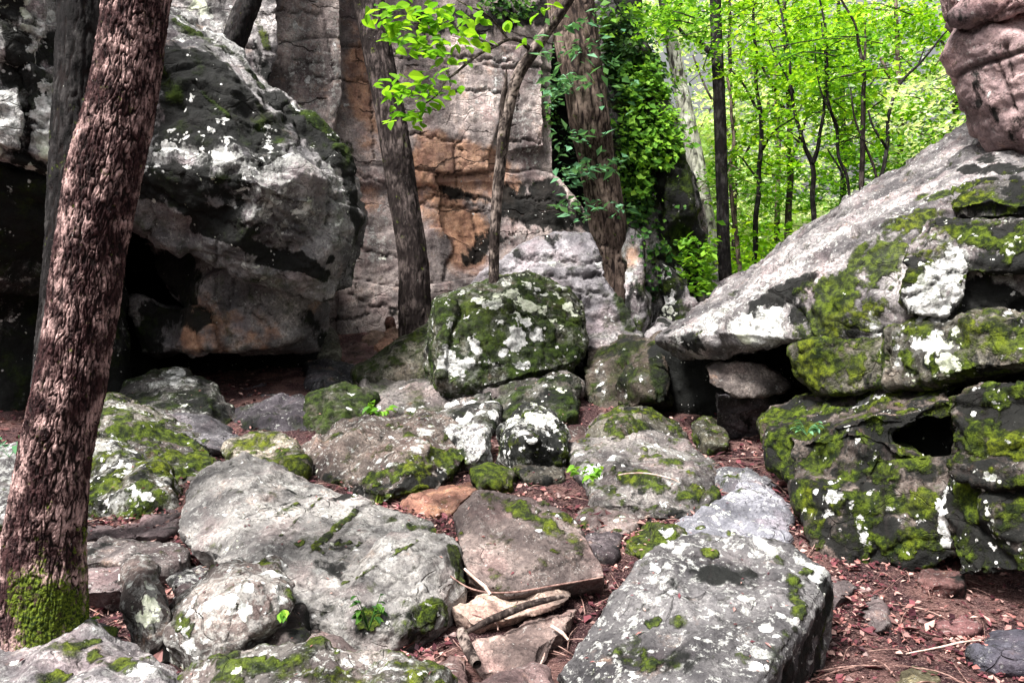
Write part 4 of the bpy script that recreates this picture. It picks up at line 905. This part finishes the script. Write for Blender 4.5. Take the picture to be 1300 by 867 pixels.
def pxpath(s):
    """'x,y,d,w ...' width in pixels -> points and radii"""
    L = [tuple(float(q) for q in t.split(',')) for t in s.split()]
    return np.array([at(x, y, d) for x, y, d, w in L]), np.array([w / 2 / FPX * d for x, y, d, w in L])

def make_leaf_mesh(name, mat, w=.5, curl=.18, lobed=False):
    """unit leaf along +X, lying in XY"""
    xs = [0, .16, .38, .62, .84, 1.0]; ws = [0, .30, .50, .44, .22, 0]
    V = []; F = []
    for x, q in zip(xs, ws):
        zc = -curl * .7 * x * x; V += [(x, 0, zc), (x, q * w, zc + curl * q * .9), (x, -q * w, zc + curl * q * .9)]
    for i in range(5):
        a, b = i * 3, i * 3 + 3
        if i == 0: F += [(0, b, b + 1), (0, b + 2, b)]
        elif i == 4: F += [(a, b, a + 1), (a, a + 2, b)]
        else: F += [(a, b, b + 1, a + 1), (a, a + 2, b + 2, b)]
    me = bpy.data.meshes.new(name); me.from_pydata(V, [], F); me.materials.append(mat); me.shade_flat(); me.update()
    return me

def leaf_cloud(centres, size, tilt, r, quad=True, droop=0.0, normal=None, elong=.62):
    """many leaves as folded two-quad blades; centres (n,3); tilt = how far normals stray from vertical"""
    n = len(centres)
    nz = np.column_stack([r.normal(size=n) * tilt, r.normal(size=n) * tilt, np.ones(n)])
    if normal is not None: nz = nz * .35 + normal
    nz /= np.linalg.norm(nz, axis=1)[:, None]
    az = r.uniform(0, 2 * math.pi, n); d = np.column_stack([np.cos(az), np.sin(az), -droop + .2 * r.normal(size=n)])
    d -= nz * (d * nz).sum(1)[:, None]; d /= np.linalg.norm(d, axis=1)[:, None]
    e = np.cross(nz, d); s = (size * (.5 + 1.0 * r.random(n) ** 1.6))[:, None]
    c = centres
    tip = c + d * s; m1 = c + d * s * .42
    w = s * elong * .5
    f = nz * s * .10
    V = np.stack([c, m1 + e * w + f, tip, m1 - e * w + f], 1).reshape(-1, 3)
    i = np.arange(n)[:, None] * 4
    F = np.concatenate([i + np.array([[0, 1, 2]]), i + np.array([[0, 2, 3]])], 1).reshape(-1, 3)
    return V, F

def leaf_obj(name, V, F, mat, parent=None, label=None, cat=None, kind='stuff'):
    org = np.array(parent.location) if parent is not None else V.mean(0)
    o = link(name, np_mesh(name, V - org, F, False, mat), parent, (0, 0, 0) if parent is not None else tuple(org))
    return tag(o, label, cat, None, kind)

def big_tree(spec, label, mat, bark, nseg, m, name='tree', flare=0.0, seed=0.0, extra=(), moss=None, white=None, wob=0.0):
    P, R = pxpath(spec)
    t = empty(name, tuple(P[0]), label, 'tree')
    A = Acc(); A.add(*tube(P, R, nseg, m, bark=bark, flare=flare, seed=seed, wob=wob)[:3])
    n0 = A.n
    A.obj('trunk', mat, t, moss, white)
    for e in extra:
        P2, R2 = pxpath(e); B = Acc(); B.add(*tube(P2, R2, 14, 8, bark=(bark[0], bark[1] * .4) if bark else None, seed=seed + 3, wob=.02)[:3]); B.obj('branch', mat, t)
    return t

# the big leaning tree in the left foreground
def foot_moss(V):
    z0 = V[:, 2].min(); h = V[:, 2] - z0
    side = sstep(-.05, .08, V[:, 0] - V[:, 0][h < .4].mean() + .1 * pn(V * 4 + 7))
    m = (.05 + .72 * side) * sstep(.95, .3, h + .25 * pn(V * 3))
    return np.clip(m, 0, 1)
tree = big_tree("42,860,3.55,109.1 50,815,3.58,107.4 52,760,3.6,102.1 56,690,3.62,93.3 62,640,3.62,88.0 74,560,3.63,81.8 86,500,3.64,81.0 104,400,3.66,78.3 118,300,3.68,81.8 138,200,3.7,84.5 160,100,3.72,76.6 173,0,3.75,77.4 186,-120,3.8,73.9 205,-320,3.9,70.4 230,-600,4.0,61.6",
                'thick leaning tree with pinkish brown scaly bark and a mossy foot at left', M_BARK_RED, (50, .010), 340, 84, flare=.06, seed=2.0, moss=foot_moss)
for (x, y, r_) in ((103, 438, 9), (82, 632, 8), (97, 636, 6), (66, 318, 7)):
    h = ray_tree = None
big_tree("70,600,5.1,66 80,430,5.1,60 88,300,5.1,56 97,150,5.15,54 103,0,5.2,52 108,-160,5.3,50 115,-420,5.5,44", 'black barked tree flecked with white directly behind the thick leaning trunk', M_BARK_DK, (20, .012), 90, 40, seed=11)
big_tree("278,130,11.6,34 290,75,11.6,30 305,30,11.6,30 322,-20,11.7,28 350,-160,11.8,26 380,-330,12,22", 'dark lichen flecked trunk slanting behind the top of the giant boulder', M_BARK_DK, (14, .015), 36, 14, seed=14)
t455 = big_tree("531,432,12.4,50 528,405,12.4,42 524,330,12.4,38 512,250,12.5,38 503,190,12.5,38 491,120,12.6,37 478,55,12.7,37 466,-10,12.8,38 450,-120,13,36 430,-330,13.3,32",
                'dark trunk leaning left against the reddish cliff above the rubble pile', M_BARK_GR, (13, .016), 80, 26, flare=.05, seed=17)
ivt = big_tree("783,430,13.0,44 781,350,13.0,46 776,310,13.0,48 766,250,12.9,46 757,200,12.8,46 748,150,12.5,50 739,95,12.6,52 730,40,12.7,58 722,-20,12.8,60 712,-160,13,56 700,-350,13.4,50",
               'broad brown trunk hung with creeper in front of the dark cleft', M_BARK_BR, (11, .02), 90, 24, flare=.04, seed=21)
big_tree("922,372,15.6,18 919,320,15.6,16 917,250,15.7,15 915,180,15.7,15 912,100,15.8,15 909,30,15.9,14 908,-60,16,14 905,-300,16.4,12",
         'slim straight dark trunk banded with grey lichen at the edge of the wood', M_BARK_DK, (14, .008), 28, 14, seed=25)
pale = big_tree("918,400,19,30 905,330,19,26 893,260,19.2,22 882,200,19.4,22 872,150,19.6,20 862,100,19.8,18 850,40,20,16 835,-60,20.3,14",
         'pale sunlit trunk leaning left behind the slim dark one', M_BARK_PALE, (8, .01), 22, 10, seed=27)

# the thin dead leaning trunk with a live leafy bough
dead = big_tree("627,372,10.2,14 627,340,10.2,13 628,300,10.15,13 632,240,10.1,14 638,185,10.0,15 642,155,9.95,16 650,120,9.9,15 660,92,9.85,15 676,68,9.8,15 696,38,9.7,14 716,10,9.6,13 735,-20,9.5,12 770,-80,9.4,10",
                'thin crooked trunk bending right with a bright leafy bough hanging to its left', M_DEAD, (30, .004), 24, 14, seed=31,
                extra=["640,165,9.95,10 638,130,9.9,8 641,105,9.85,5 642,88,9.85,2", "672,62,9.8,7 660,52,9.6,5 644,50,9.4,4.5 628,58,9.2,4 610,66,9.0,4 592,80,8.8,3.5 576,94,8.7,3 566,102,8.6,2.5 555,120,8.5,2 535,135,8.4,1.5",
                       "628,58,9.2,3 600,45,8.9,2.6 560,32,8.7,2.2 525,30,8.6,1.5", "644,50,9.4,3 620,20,9.1,2.5 590,5,8.9,2 560,-10,8.8,1.5"])
me_l = [make_leaf_mesh('leaf', M_LEAF_NEAR, .62, .2), make_leaf_mesh('leaf_b', M_LEAF_NEAR, .54, .3), make_leaf_mesh('leaf_c', M_LEAF_NEAR, .7, .12)]
def put_leaf(parent, p, size, yaw, pitch, roll, meshes):
    o = bpy.data.objects.new('leaf', meshes[random.randrange(len(meshes))])
    COL.objects.link(o); o.parent = parent
    o.location = Vector(p) - parent.location
    o.rotation_euler = (roll, pitch, yaw); o.scale = (size,) * 3
    return o
rs = random.Random(5)
sprays = [(492, 22, 28, 8.5, 24), (520, 28, 30, 8.6, 26), (555, 22, 30, 8.7, 26), (590, 20, 26, 8.8, 20), (560, 48, 26, 8.6, 24), (535, 60, 22, 8.5, 20), (505, 52, 18, 8.4, 12), (598, 50, 20, 8.8, 14), (570, 80, 20, 8.6, 12),
          (505, 105, 22, 8.3, 18), (530, 100, 22, 8.4, 16), (548, 122, 22, 8.4, 16), (520, 132, 22, 8.3, 16), (510, 152, 18, 8.3, 12), (565, 112, 18, 8.5, 9), (540, 150, 14, 8.3, 8), (655, 30, 12, 9.3, 5), (690, 12, 16, 9.3, 7), (672, 52, 8, 9.2, 3), (540, 4, 30, 8.7, 16), (600, -4, 30, 8.9, 10), (495, 70, 10, 8.4, 4), (620, 36, 14, 9.0, 6)]
nl = 0
for (x, y, r_, d_, k_) in sprays:
    for q in range(k_):
        if nl >= 296: break
        a = rs.uniform(0, 6.28); rr_ = r_ * math.sqrt(rs.random())
        p = at(x + rr_ * math.cos(a) * 1.25, y + rr_ * math.sin(a) * .62, d_ + rs.uniform(-.25, .25))
        put_leaf(dead, p, rs.uniform(.10, .19), rs.uniform(0, 6.28), rs.uniform(-.1, .6), rs.uniform(-.75, .35) , me_l); nl += 1

# creeper on the broad trunk and the buttress: leaves stand off the surface they grow on
def on_surface(regions, n, r, only=None):
    P, Nn = [], []
    w = np.array([a[4] for a in regions], float); w /= w.sum()
    for k in range(n):
        a = regions[r.choice(len(regions), p=w)]
        x = a[0] + r.uniform(-1, 1) * a[2]; y = a[1] + r.uniform(-1, 1) * a[3]
        if ((x - a[0]) / a[2]) ** 2 + ((y - a[1]) / a[3]) ** 2 > 1: continue
        h = ray(x, y)
        if h is None or h[2] is None: continue
        if only and not h[2].name.startswith(only): continue
        P.append(h[0]); Nn.append(h[1])
    return np.array(P), np.array(Nn)
bpy.context.view_layer.update(); DG = bpy.context.evaluated_depsgraph_get()
r5 = np.random.default_rng(5)
P, Nn = on_surface([(800, 150, 40, 110, 3), (780, 60, 20, 60, 1.2), (828, 160, 32, 60, 2.0), (868, 300, 14, 40, .4), (700, 140, 10, 30, .15), (805, 240, 20, 50, 1.2), (800, 50, 50, 40, 1.4), (690, 30, 40, 22, .5), (825, 320, 26, 50, .35), (660, 10, 60, 14, .8)], 6500, r5, ('buttress', 'recess', 'face'))
kp = pn(P * .95 + 2) > -.12; P = P[kp]; Nn = Nn[kp]
off = r5.uniform(.02, .30, len(P))[:, None]
V1, F1 = leaf_cloud(P + Nn * off, np.full(len(P), .10), .8, r5, normal=Nn * .8, droop=.5, elong=.8)
iv = empty('ivy', tuple(P.mean(0)), 'dark creeper matting the buttress and the dark cleft', 'ivy')
leaf_obj('leaves', V1, F1, M_LEAF_IVY, iv)
P, Nn = on_surface([(820, 130, 40, 50, 2), (800, 110, 20, 30, 1), (835, 180, 22, 50, 1.7), (812, 220, 18, 46, 1.3), (845, 150, 18, 40, 1), (800, 70, 20, 40, .7), (790, 170, 14, 50, .7), (770, 30, 20, 26, .6), (846, 250, 8, 14, .2)], 2300, r5, ('buttress', 'trunk'))
kp = pn(P * 1.1 + 8) > -.1; P = P[kp]; Nn = Nn[kp]
P = P + Nn * r5.uniform(.25, .6, len(P))[:, None]
ivb = empty('ivy', tuple(P.mean(0)), 'bright yellow green creeper sprays hanging in front of the buttress', 'ivy')
V1, F1 = leaf_cloud(P, np.full(len(P), .115), .7, r5, droop=.4, elong=.85, normal=Nn * .4)
leaf_obj('leaves', V1, F1, M_LEAF_IVYB, ivb)
P, Nn = on_surface([(720, 115, 24, 12, 2), (700, 130, 14, 12, 1), (750, 210, 30, 12, 1.4), (736, 222, 20, 10, 1), (735, 170, 20, 8, .8), (715, 190, 12, 10, .5), (790, 130, 20, 10, .8), (765, 265, 24, 10, .8), (720, 262, 20, 8, .5), (690, 60, 12, 14, .5), (770, 110, 12, 40, .6), (745, 60, 16, 40, .7)], 900, r5)
P = P + Nn * r5.uniform(.15, .5, len(P))[:, None]
ivc = empty('ivy', tuple(P.mean(0)), 'pale bluish green creeper fans sprouting from the broad brown trunk', 'ivy')
V1, F1 = leaf_cloud(P, np.full(len(P), .17), .5, r5, droop=.3, elong=.5)
leaf_obj('leaves', V1, F1, M_LEAF_CYAN, ivc)

# ------------------------------------------------------------------ the sunny wood beyond
def sapling(spec, label, mat, forks, crown, leafmat, n, size, seed, name='sapling', cat='tree', nseg=10):
    r = np.random.default_rng(seed)
    P, R = pxpath(spec); R = R * .82
    t = empty(name, tuple(P[0]), label, cat)
    A = Acc(); A.add(*tube(P, R, nseg, 7, bark=(12, float(R[0]) * .06), seed=seed, wob=.05)[:3])
    A.obj('trunk', mat, t)
    if forks:
        for f in forks:
            B = Acc(); P2, R2 = pxpath(f); B.add(*tube(P2, R2, 7, 6, seed=seed + 1, wob=.06)[:3]); B.obj('branch', mat, t)
    C = []
    tw = Acc()
    for (x, y, rx, ry, d, wgt) in crown:
        k = int(n * wgt * 1.5); ns = max(4, k // 34)
        for q in range(ns):
            a = r.uniform(0, 6.28); u = math.sqrt(r.random())
            c = at(x + rx * u * math.cos(a), y + ry * u * math.sin(a), d + r.normal() * 1.1)
            L = r.uniform(.5, 1.1)
            m = max(6, int(34 * r.uniform(.5, 1.6)))
            az = r.uniform(0, 6.28); dv = np.array([math.cos(az), math.sin(az), -.15])
            tt = r.uniform(-1, 1, m)
            pts = c + dv * (tt * L * .6)[:, None] + np.column_stack([r.normal(size=m) * .22, r.normal(size=m) * .22, r.normal(size=m) * .07]) * L
            C.append(pts)
            if q % 3 == 0:
                tw.add(*tube(np.array([c - dv * L * .9 - np.array([0, 0, .3]), c, c + dv * L * .6]), np.array([.014, .010, .004]), 3, 2)[:2])
    C = np.concatenate(C)
    C = C[pn(C * .42 + seed) + .25 * pn(C * 1.1) > (-.02 if name == 'tree' else -.25)]
    V, F = leaf_cloud(C, np.full(len(C), size * .88), .6, r, droop=.25)
    leaf_obj('crown', V, F, leafmat, t)
    if tw.n: o = tw.obj('twigs', mat, t); o['kind'] = 'stuff'
    return t
K = M_LEAF_BG
# saplings that show their stems
sapling("957,345,18,8 958,300,18,8 962,240,18,8 968,180,18,7 963,130,18,6 960,80,18,5 955,10,18,4 950,-60,18,3", 'thin dark sapling right of the slim lichen banded trunk', M_BARK_DK,
        ["966,190,18,4 985,165,17.6,3 1010,150,17.3,2", "963,140,18,4 945,110,18,3 930,90,18,2", "962,225,18,3 940,200,18,2 925,195,18,1.5"], [(950, 60, 50, 70, 18, .6), (960, 170, 50, 50, 18, .4)], K[0], 1300, .15, 41)
sapling("1034,290,16,8 1033,250,16,8 1030,210,16,7.5 1018,180,16,6 1008,130,16,5 1000,60,16,4 985,-10,16,3", 'forked dark sapling with a Y shaped stem behind the pale slab', M_BARK_DK,
        ["1030,208,16,6 1040,180,15.9,5 1045,140,15.9,4 1047,90,15.9,3 1044,30,15.9,2", "1008,120,16,3 990,80,16,2 975,50,16,1.5", "1018,182,16,3 1000,165,16,2"], [(1000, 60, 56, 60, 16.5, .6), (1030, 120, 46, 60, 16.5, .4)], K[0], 1300, .15, 42)
sapling("1078,262,15.5,5 1072,225,15.5,5 1062,200,15.5,5 1062,160,15.5,5 1050,120,15.5,4.5 1049,60,15.5,4 1040,0,15.5,3", 'wiry stem curving left above the middle of the pale slab', M_BARK_DK,
        ["1062,165,15.5,3 1040,110,15.5,2 1036,60,15.5,1.5", "1072,228,15.5,3 1050,190,15.5,2"], [(1060, 70, 60, 60, 16, .7), (1080, 140, 40, 40, 16, .3)], K[1], 1100, .14, 43)
sapling("1096,256,15,8 1095,200,15,8 1094,130,15,7 1095,90,15,6 1088,40,15,4 1070,0,15,3", 'greyish speckled stem standing between two wiry ones', M_BARK_GR,
        ["1095,95,15,4 1099,60,15,3 1098,30,15,2"], [(1110, 60, 60, 60, 16, .7), (1110, 150, 46, 40, 16, .3)], K[0], 1100, .14, 44)
sapling("1106,248,14.5,5 1122,215,14.5,6 1128,185,14.5,6 1128,150,14.5,5.5 1142,110,14.5,5 1165,82,14.5,4 1190,55,14.5,3 1206,38,14.5,2", 'long bare curved stem reaching up right toward the rock column', M_BARK_DK,
        ["1128,190,14.5,4 1108,160,14.5,3 1100,140,14.5,2", "1165,82,14.5,2 1175,60,14.5,1.5"], [(1170, 150, 50, 60, 16, .8), (1200, 90, 26, 40, 16, .2)], K[2], 900, .14, 45)
sapling("1118,245,15,4 1108,210,15,4 1096,180,15,4 1085,150,15,3 1080,110,15,2", 'wispy stem crossing behind the curved one', M_BARK_GR, None, [(1130, 200, 50, 36, 17, 1)], K[1], 700, .14, 46)
sapling("938,350,17,7 934,300,17,7 928,230,17.2,6 930,160,17.4,5 925,100,17.6,4", 'mossy brown stem close behind the slim lichen banded trunk', M_BARK_BR, None, [(920, 250, 26, 50, 18, 1)], K[1], 600, .14, 47)
sapling("905,70,16,9 885,50,16,8 868,45,15.8,5 850,10,15.6,4 840,-40,15.4,3", 'dark drooping bough with leaves above the ivy clad buttress', M_BARK_DK, None, [(850, 22, 50, 26, 15.5, .7), (900, 40, 40, 30, 15.8, .3)], K[1], 900, .14, 48)
# taller trees behind, each with its own crown
back = [(1000, 330, 24, 20, 'tall tree with a full yellow green crown filling the middle of the wood', [(1010, 40, 90, 80, 24, .6), (990, 190, 80, 70, 24, .4)], 0, M_BARK_GR),
        (1140, 300, 25, 18, 'broad yellow green tree behind the curved bare stem', [(1150, 60, 80, 90, 25, .6), (1150, 180, 80, 60, 25, .4)], 0, M_BARK_BR),
        (930, 360, 23, 16, 'leafy tree behind the slim dark trunk with light between its sprays', [(930, 60, 60, 80, 24, .5), (925, 200, 46, 90, 24, .5)], 2, M_BARK_GR),
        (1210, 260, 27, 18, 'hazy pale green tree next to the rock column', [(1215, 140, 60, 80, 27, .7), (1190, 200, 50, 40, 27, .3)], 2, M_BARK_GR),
        (1068, 310, 28, 18, 'deeper green tree seen between the wiry stems', [(1075, 90, 80, 80, 28, .5), (1070, 220, 70, 50, 28, .5)], 1, M_BARK_DK),
        (985, 330, 30, 16, 'distant tree low behind the thin dark saplings', [(970, 260, 60, 60, 30, .6), (990, 120, 60, 60, 30, .4)], 1, M_BARK_BR),
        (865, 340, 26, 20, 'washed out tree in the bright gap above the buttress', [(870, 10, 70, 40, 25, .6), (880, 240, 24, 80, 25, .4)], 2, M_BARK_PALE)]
for (x, y, d_, w_, lab, crown, mi, bm_) in back:
    sapling(f"{x},{y},{d_},{w_ * .6} {x + 3},{y - 150},{d_},{w_ * .45} {x - 4},{y - 330},{d_},{w_ * .3} {x},{y - 460},{d_},{w_ * .2}", lab, bm_,
            [f"{x},{y - 180},{d_},5 {x - 30},{y - 240},{d_},3 {x - 50},{y - 290},{d_},2", f"{x},{y - 120},{d_},5 {x + 30},{y - 190},{d_},3 {x + 56},{y - 230},{d_},2"], crown, K[mi], 6400, .19, int(x), name='tree')
# far wood as one mass of leaves, and undergrowth
rf = np.random.default_rng(77)
def fcloud(n, fx, fy, fd, clump):
    k = n // clump
    C = np.array([at(fx(), fy(), fd()) for _ in range(k)])
    C = np.repeat(C, clump, 0) + rf.normal(size=(k * clump, 3)) * np.array([.8, .8, .35])
    return C
C = fcloud(30000, lambda: rf.uniform(700, 1420), lambda: 330 - 420 * rf.random() ** 1.15, lambda: rf.uniform(34, 52), 24)
C = C[pn(C * .16 + 3) > .02]
pxx = 650 + FPX * C[:, 0] / C[:, 1]
C = C[(np.abs(pxx - 872) > 34) | (rf.random(len(C)) < .25)]
V1, F1 = leaf_cloud(C, np.full(len(C), .36), .7, rf)
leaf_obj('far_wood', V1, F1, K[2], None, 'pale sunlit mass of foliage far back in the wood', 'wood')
C = fcloud(9000, lambda: rf.uniform(850, 1180), lambda: rf.uniform(270, 372), lambda: rf.uniform(16, 28), 18)
C[:, 2] = np.minimum(C[:, 2], np.interp(C[:, 1], GY, GZ) + .25 + 1.7 * rf.random(len(C)) ** 2)
V1, F1 = leaf_cloud(C, np.full(len(C), .17), .6, rf)
leaf_obj('undergrowth', V1, F1, K[0], None, 'bright green undergrowth covering the slope beneath the saplings', 'undergrowth')
C = np.array([at(rf.uniform(862, 905), rf.uniform(300, 375), rf.uniform(13.6, 15)) for _ in range(700)])
V1, F1 = leaf_cloud(C, np.full(len(C), .15), .6, rf, droop=.3)
leaf_obj('bush', V1, F1, M_LEAF_IVYB, None, 'green bush between the buttress foot and the slim dark trunk', 'bush')

# ------------------------------------------------------------------ litter, twigs and small plants
rl = np.random.default_rng(9)
def litter(n, y0, y1, size, seed):
    r = np.random.default_rng(seed)
    y = y0 + (y1 - y0) * r.random(n) ** 1.1; x = r.uniform(-.72, .72, n) * y
    z = ground_z(x, y)
    bare = sstep(.55, .3, np.hypot((x - .15) / 1.0, (y - 4.0) / 1.6))
    keep = (pn(np.column_stack([x, y, z]) * 1.6) + .6 * r.normal(size=n) * .5 > -.15 + bare * .9)
    P = np.column_stack([x, y, z + r.uniform(.004, .03, n)])[keep]
    return leaf_cloud(P, np.full(len(P), size), .38, r, elong=.55)
Va, Fa = litter(26000, 2.6, 6.0, .040, 1); Vb, Fb = litter(16000, 5.5, 12.5, .055, 2); Vc, Fc = litter(1500, 2.8, 7.5, .085, 3); Vb = np.concatenate([Vb, Vc]); Fb = np.concatenate([Fb, Fc + len(Vb) - len(Vc)])
leaf_obj('leaf_litter', np.concatenate([Va, Vb]), np.concatenate([Fa, Fb + len(Va)]), M_LITTER, None, 'fallen reddish brown leaves carpeting the ground between the rocks', 'leaf litter')
# leaves and needles caught on the stones
bpy.context.view_layer.update(); DG = bpy.context.evaluated_depsgraph_get()
PP, NN = [], []
for k in range(1500):
    y = rl.uniform(3.0, 9.5); x = rl.uniform(-.65, .6) * y
    ok, loc, nor, idx, ob, mx = S.ray_cast(DG, Vector((x, y, 1.7 if y < 6 else 1.2)), Vector((0, 0, -1)))
    if ok and nor.z > .72 and ob.name.split('.')[0] in ('rock', 'boulder', 'slab') and pn(np.array([[x * 2.2, y * 2.2, 4.0]]))[0] > -.05:
        PP.append(np.array(loc) + np.array([0, 0, .006])); NN.append(np.array(nor))
V1, F1 = leaf_cloud(np.array(PP), np.full(len(PP), .026), .15, rl, normal=np.array(NN) * 2, elong=.4)
leaf_obj('fallen_leaves', V1, F1, M_LITTER, None, 'scattered small leaves and needles lying on top of the rocks', 'leaves')
# pebbles and chips
A = Acc()
for k in range(420):
    y = rl.uniform(3.2, 9); x = rl.uniform(-.6, .6) * y; s = rl.uniform(.008, .028) * (1 + y * .06)
    z = float(ground_z(np.array([x]), np.array([y]))[0])
    bmv = np.array([[1, 0, 0], [0, 1, 0], [-1, 0, 0], [0, -1, 0], [0, 0, .7], [.2, .1, -.6]]) * rl.uniform(.6, 1.3, (6, 1)) * s
    a = rl.uniform(0, 6.28); Rz = np.array([[math.cos(a), -math.sin(a), 0], [math.sin(a), math.cos(a), 0], [0, 0, 1]])
    A.add(bmv @ Rz.T + np.array([x, y, z + s * .2]), np.array([[0, 1, 4], [1, 2, 4], [2, 3, 4], [3, 0, 4], [1, 0, 5], [2, 1, 5], [3, 2, 5], [0, 3, 5]]))
o = A.obj('stone_chips', M_PEB, smooth=False); tag(o, 'small stone chips strewn through the leaf litter', 'stone chips', kind='stuff')
# fine twigs in the litter
A = Acc()
for k in range(520):
    y = rl.uniform(3.1, 8.5); x = rl.uniform(-.6, .62) * y; L = rl.uniform(.05, .22); a = rl.uniform(0, 3.14)
    p = np.array([[x - L * math.cos(a), y - L * math.sin(a), 0], [x + rl.normal() * .02, y, 0], [x + L * math.cos(a), y + L * math.sin(a), 0]])
    p[:, 2] = ground_z(p[:, 0], p[:, 1]) + np.array([.012, .03, .012])
    A.add(*tube(p, np.array([.003, .0035, .0015]) * rl.uniform(.6, 1.3), 4, 3)[:2])
o = A.obj('litter_twigs', M_TWIG); tag(o, 'fine dry twigs mixed through the leaf litter', 'twigs', kind='stuff')
def stick(spec, label, mat=M_TWIG, name='stick', cat='stick', nseg=8, lift=0):
    P, R = pxpath(spec); A = Acc(); A.add(*tube(P + np.array([0, 0, lift]), R, nseg, 6, wob=.006, bark=(60, .0015))[:3])
    return tag(A.obj(name, mat), label, cat)
stick("590,722,4.35,3 604,735,4.3,4 616,745,4.25,5 623,755,4.2,4", 'short pale stick lying against the lower left edge of the pink slab', M_TWIGP)
stick("580,812,3.95,5 612,794,4.02,9 640,782,4.1,10 668,771,4.15,9 690,765,4.2,8 716,759,4.22,5", 'brown tree root crossing the middle of the path', M_DEAD, 'root', 'root', 12, .01)
stick("586,806,3.86,13 592,822,3.75,15 600,838,3.66,14 606,848,3.6,12", 'short thick broken log end lying beside the sandy pink stone', M_DEAD, 'log', 'log', 12, .02)
stick("700,795,4.0,4 712,802,3.92,5 722,812,3.85,3", 'stubby pale twig right of the sandy pink stone', M_TWIGP)
stick("675,862,3.45,2.5 684,848,3.5,3 690,835,3.55,2.5 692,828,3.6,1.5", 'curved white twig at the bottom of the path', M_TWIGP)
stick("785,603,5.85,1.5 800,601,5.9,2 822,601,5.95,2 850,607,5.9,2 862,612,5.9,1.2", 'thin white twig lying across the broad squat boulder', M_TWIGP)
stick("1150,830,3.72,1.5 1190,822,3.8,2.4 1220,815,3.85,2.4 1245,812,3.9,1.5", 'long thin pale twig in the right foreground litter', M_TWIGP)
stick("560,722,4.5,1.2 600,748,4.25,2 650,752,4.25,2.4 710,742,4.35,2.4 765,732,4.45,1.5", 'long dark twig following the lower edge of the pink slab', M_TWIG)
stick("600,780,4.15,2 628,790,4.1,2.4 632,800,4.05,1.5", 'small forked twig leaning on the root', M_TWIG)
stick("700,545,8.0,2 716,570,7.6,2", 'little bare twig beside the domed boulder', M_TWIG)

def plant(x, y, d, n, h, label, mat, wide=.5, name='plant', size=.05):
    p0 = at(x, y, d); t = empty(name, tuple(p0), label, 'plant'); r = random.Random(int(x))
    st = Acc(); ml = make_leaf_mesh('leaf', mat, .6, .3)
    for k in range(n):
        a = r.uniform(0, 6.28); e = p0 + np.array([math.cos(a) * h * wide, math.sin(a) * h * wide * .6, h * r.uniform(.5, 1.1)])
        st.add(*tube(np.array([p0, (p0 + e) / 2 + np.array([0, 0, .01]), e]), np.array([.002, .0018, .001]), 4, 3)[:2])
        for q in range(3):
            put_leaf(t, p0 + (e - p0) * (.55 + .22 * q), size * r.uniform(.8, 1.3), a + r.uniform(-1.3, 1.3), r.uniform(-.2, .5), r.uniform(-.4, .4), [ml])
    st.obj('stem', mat, t)
plant(352, 785, 3.72, 6, .07, 'small bright green seedling below the cream lichen rock', M_LEAF_IVYB, .8, size=.05)
plant(468, 800, 3.62, 9, .16, 'dark green leafy plant growing in the shaded face of the great flat boulder', M_LEAF_IVY, .35, size=.045)
plant(744, 612, 5.9, 10, .13, 'leafy plant with yellow green leaves at the left end of the squat boulder', M_LEAF_IVYB, .8, size=.07)
plant(480, 530, 8.5, 7, .16, 'little green plant at the end of the wide brown slab', M_LEAF_IVYB, .7, size=.10)
plant(12, 580, 5.6, 9, .14, 'bluish green plant at the left edge beside the thick trunk', M_LEAF_CYAN, 1.0, size=.10)
plant(950, 762, 3.9, 3, .03, 'tiny sprig on the speckled tilted block', M_LEAF_IVY, .8, size=.02)
plant(1024, 552, 5.7, 8, .10, 'pale bluish fern tuft on the upper left shoulder of the mossy outcrop base', M_LEAF_CYAN, .8, size=.05)
plant(118, 790, 3.75, 5, .04, 'tiny moss sprig beside the mossy trunk foot', M_LEAF_IVYB, .8, size=.02)
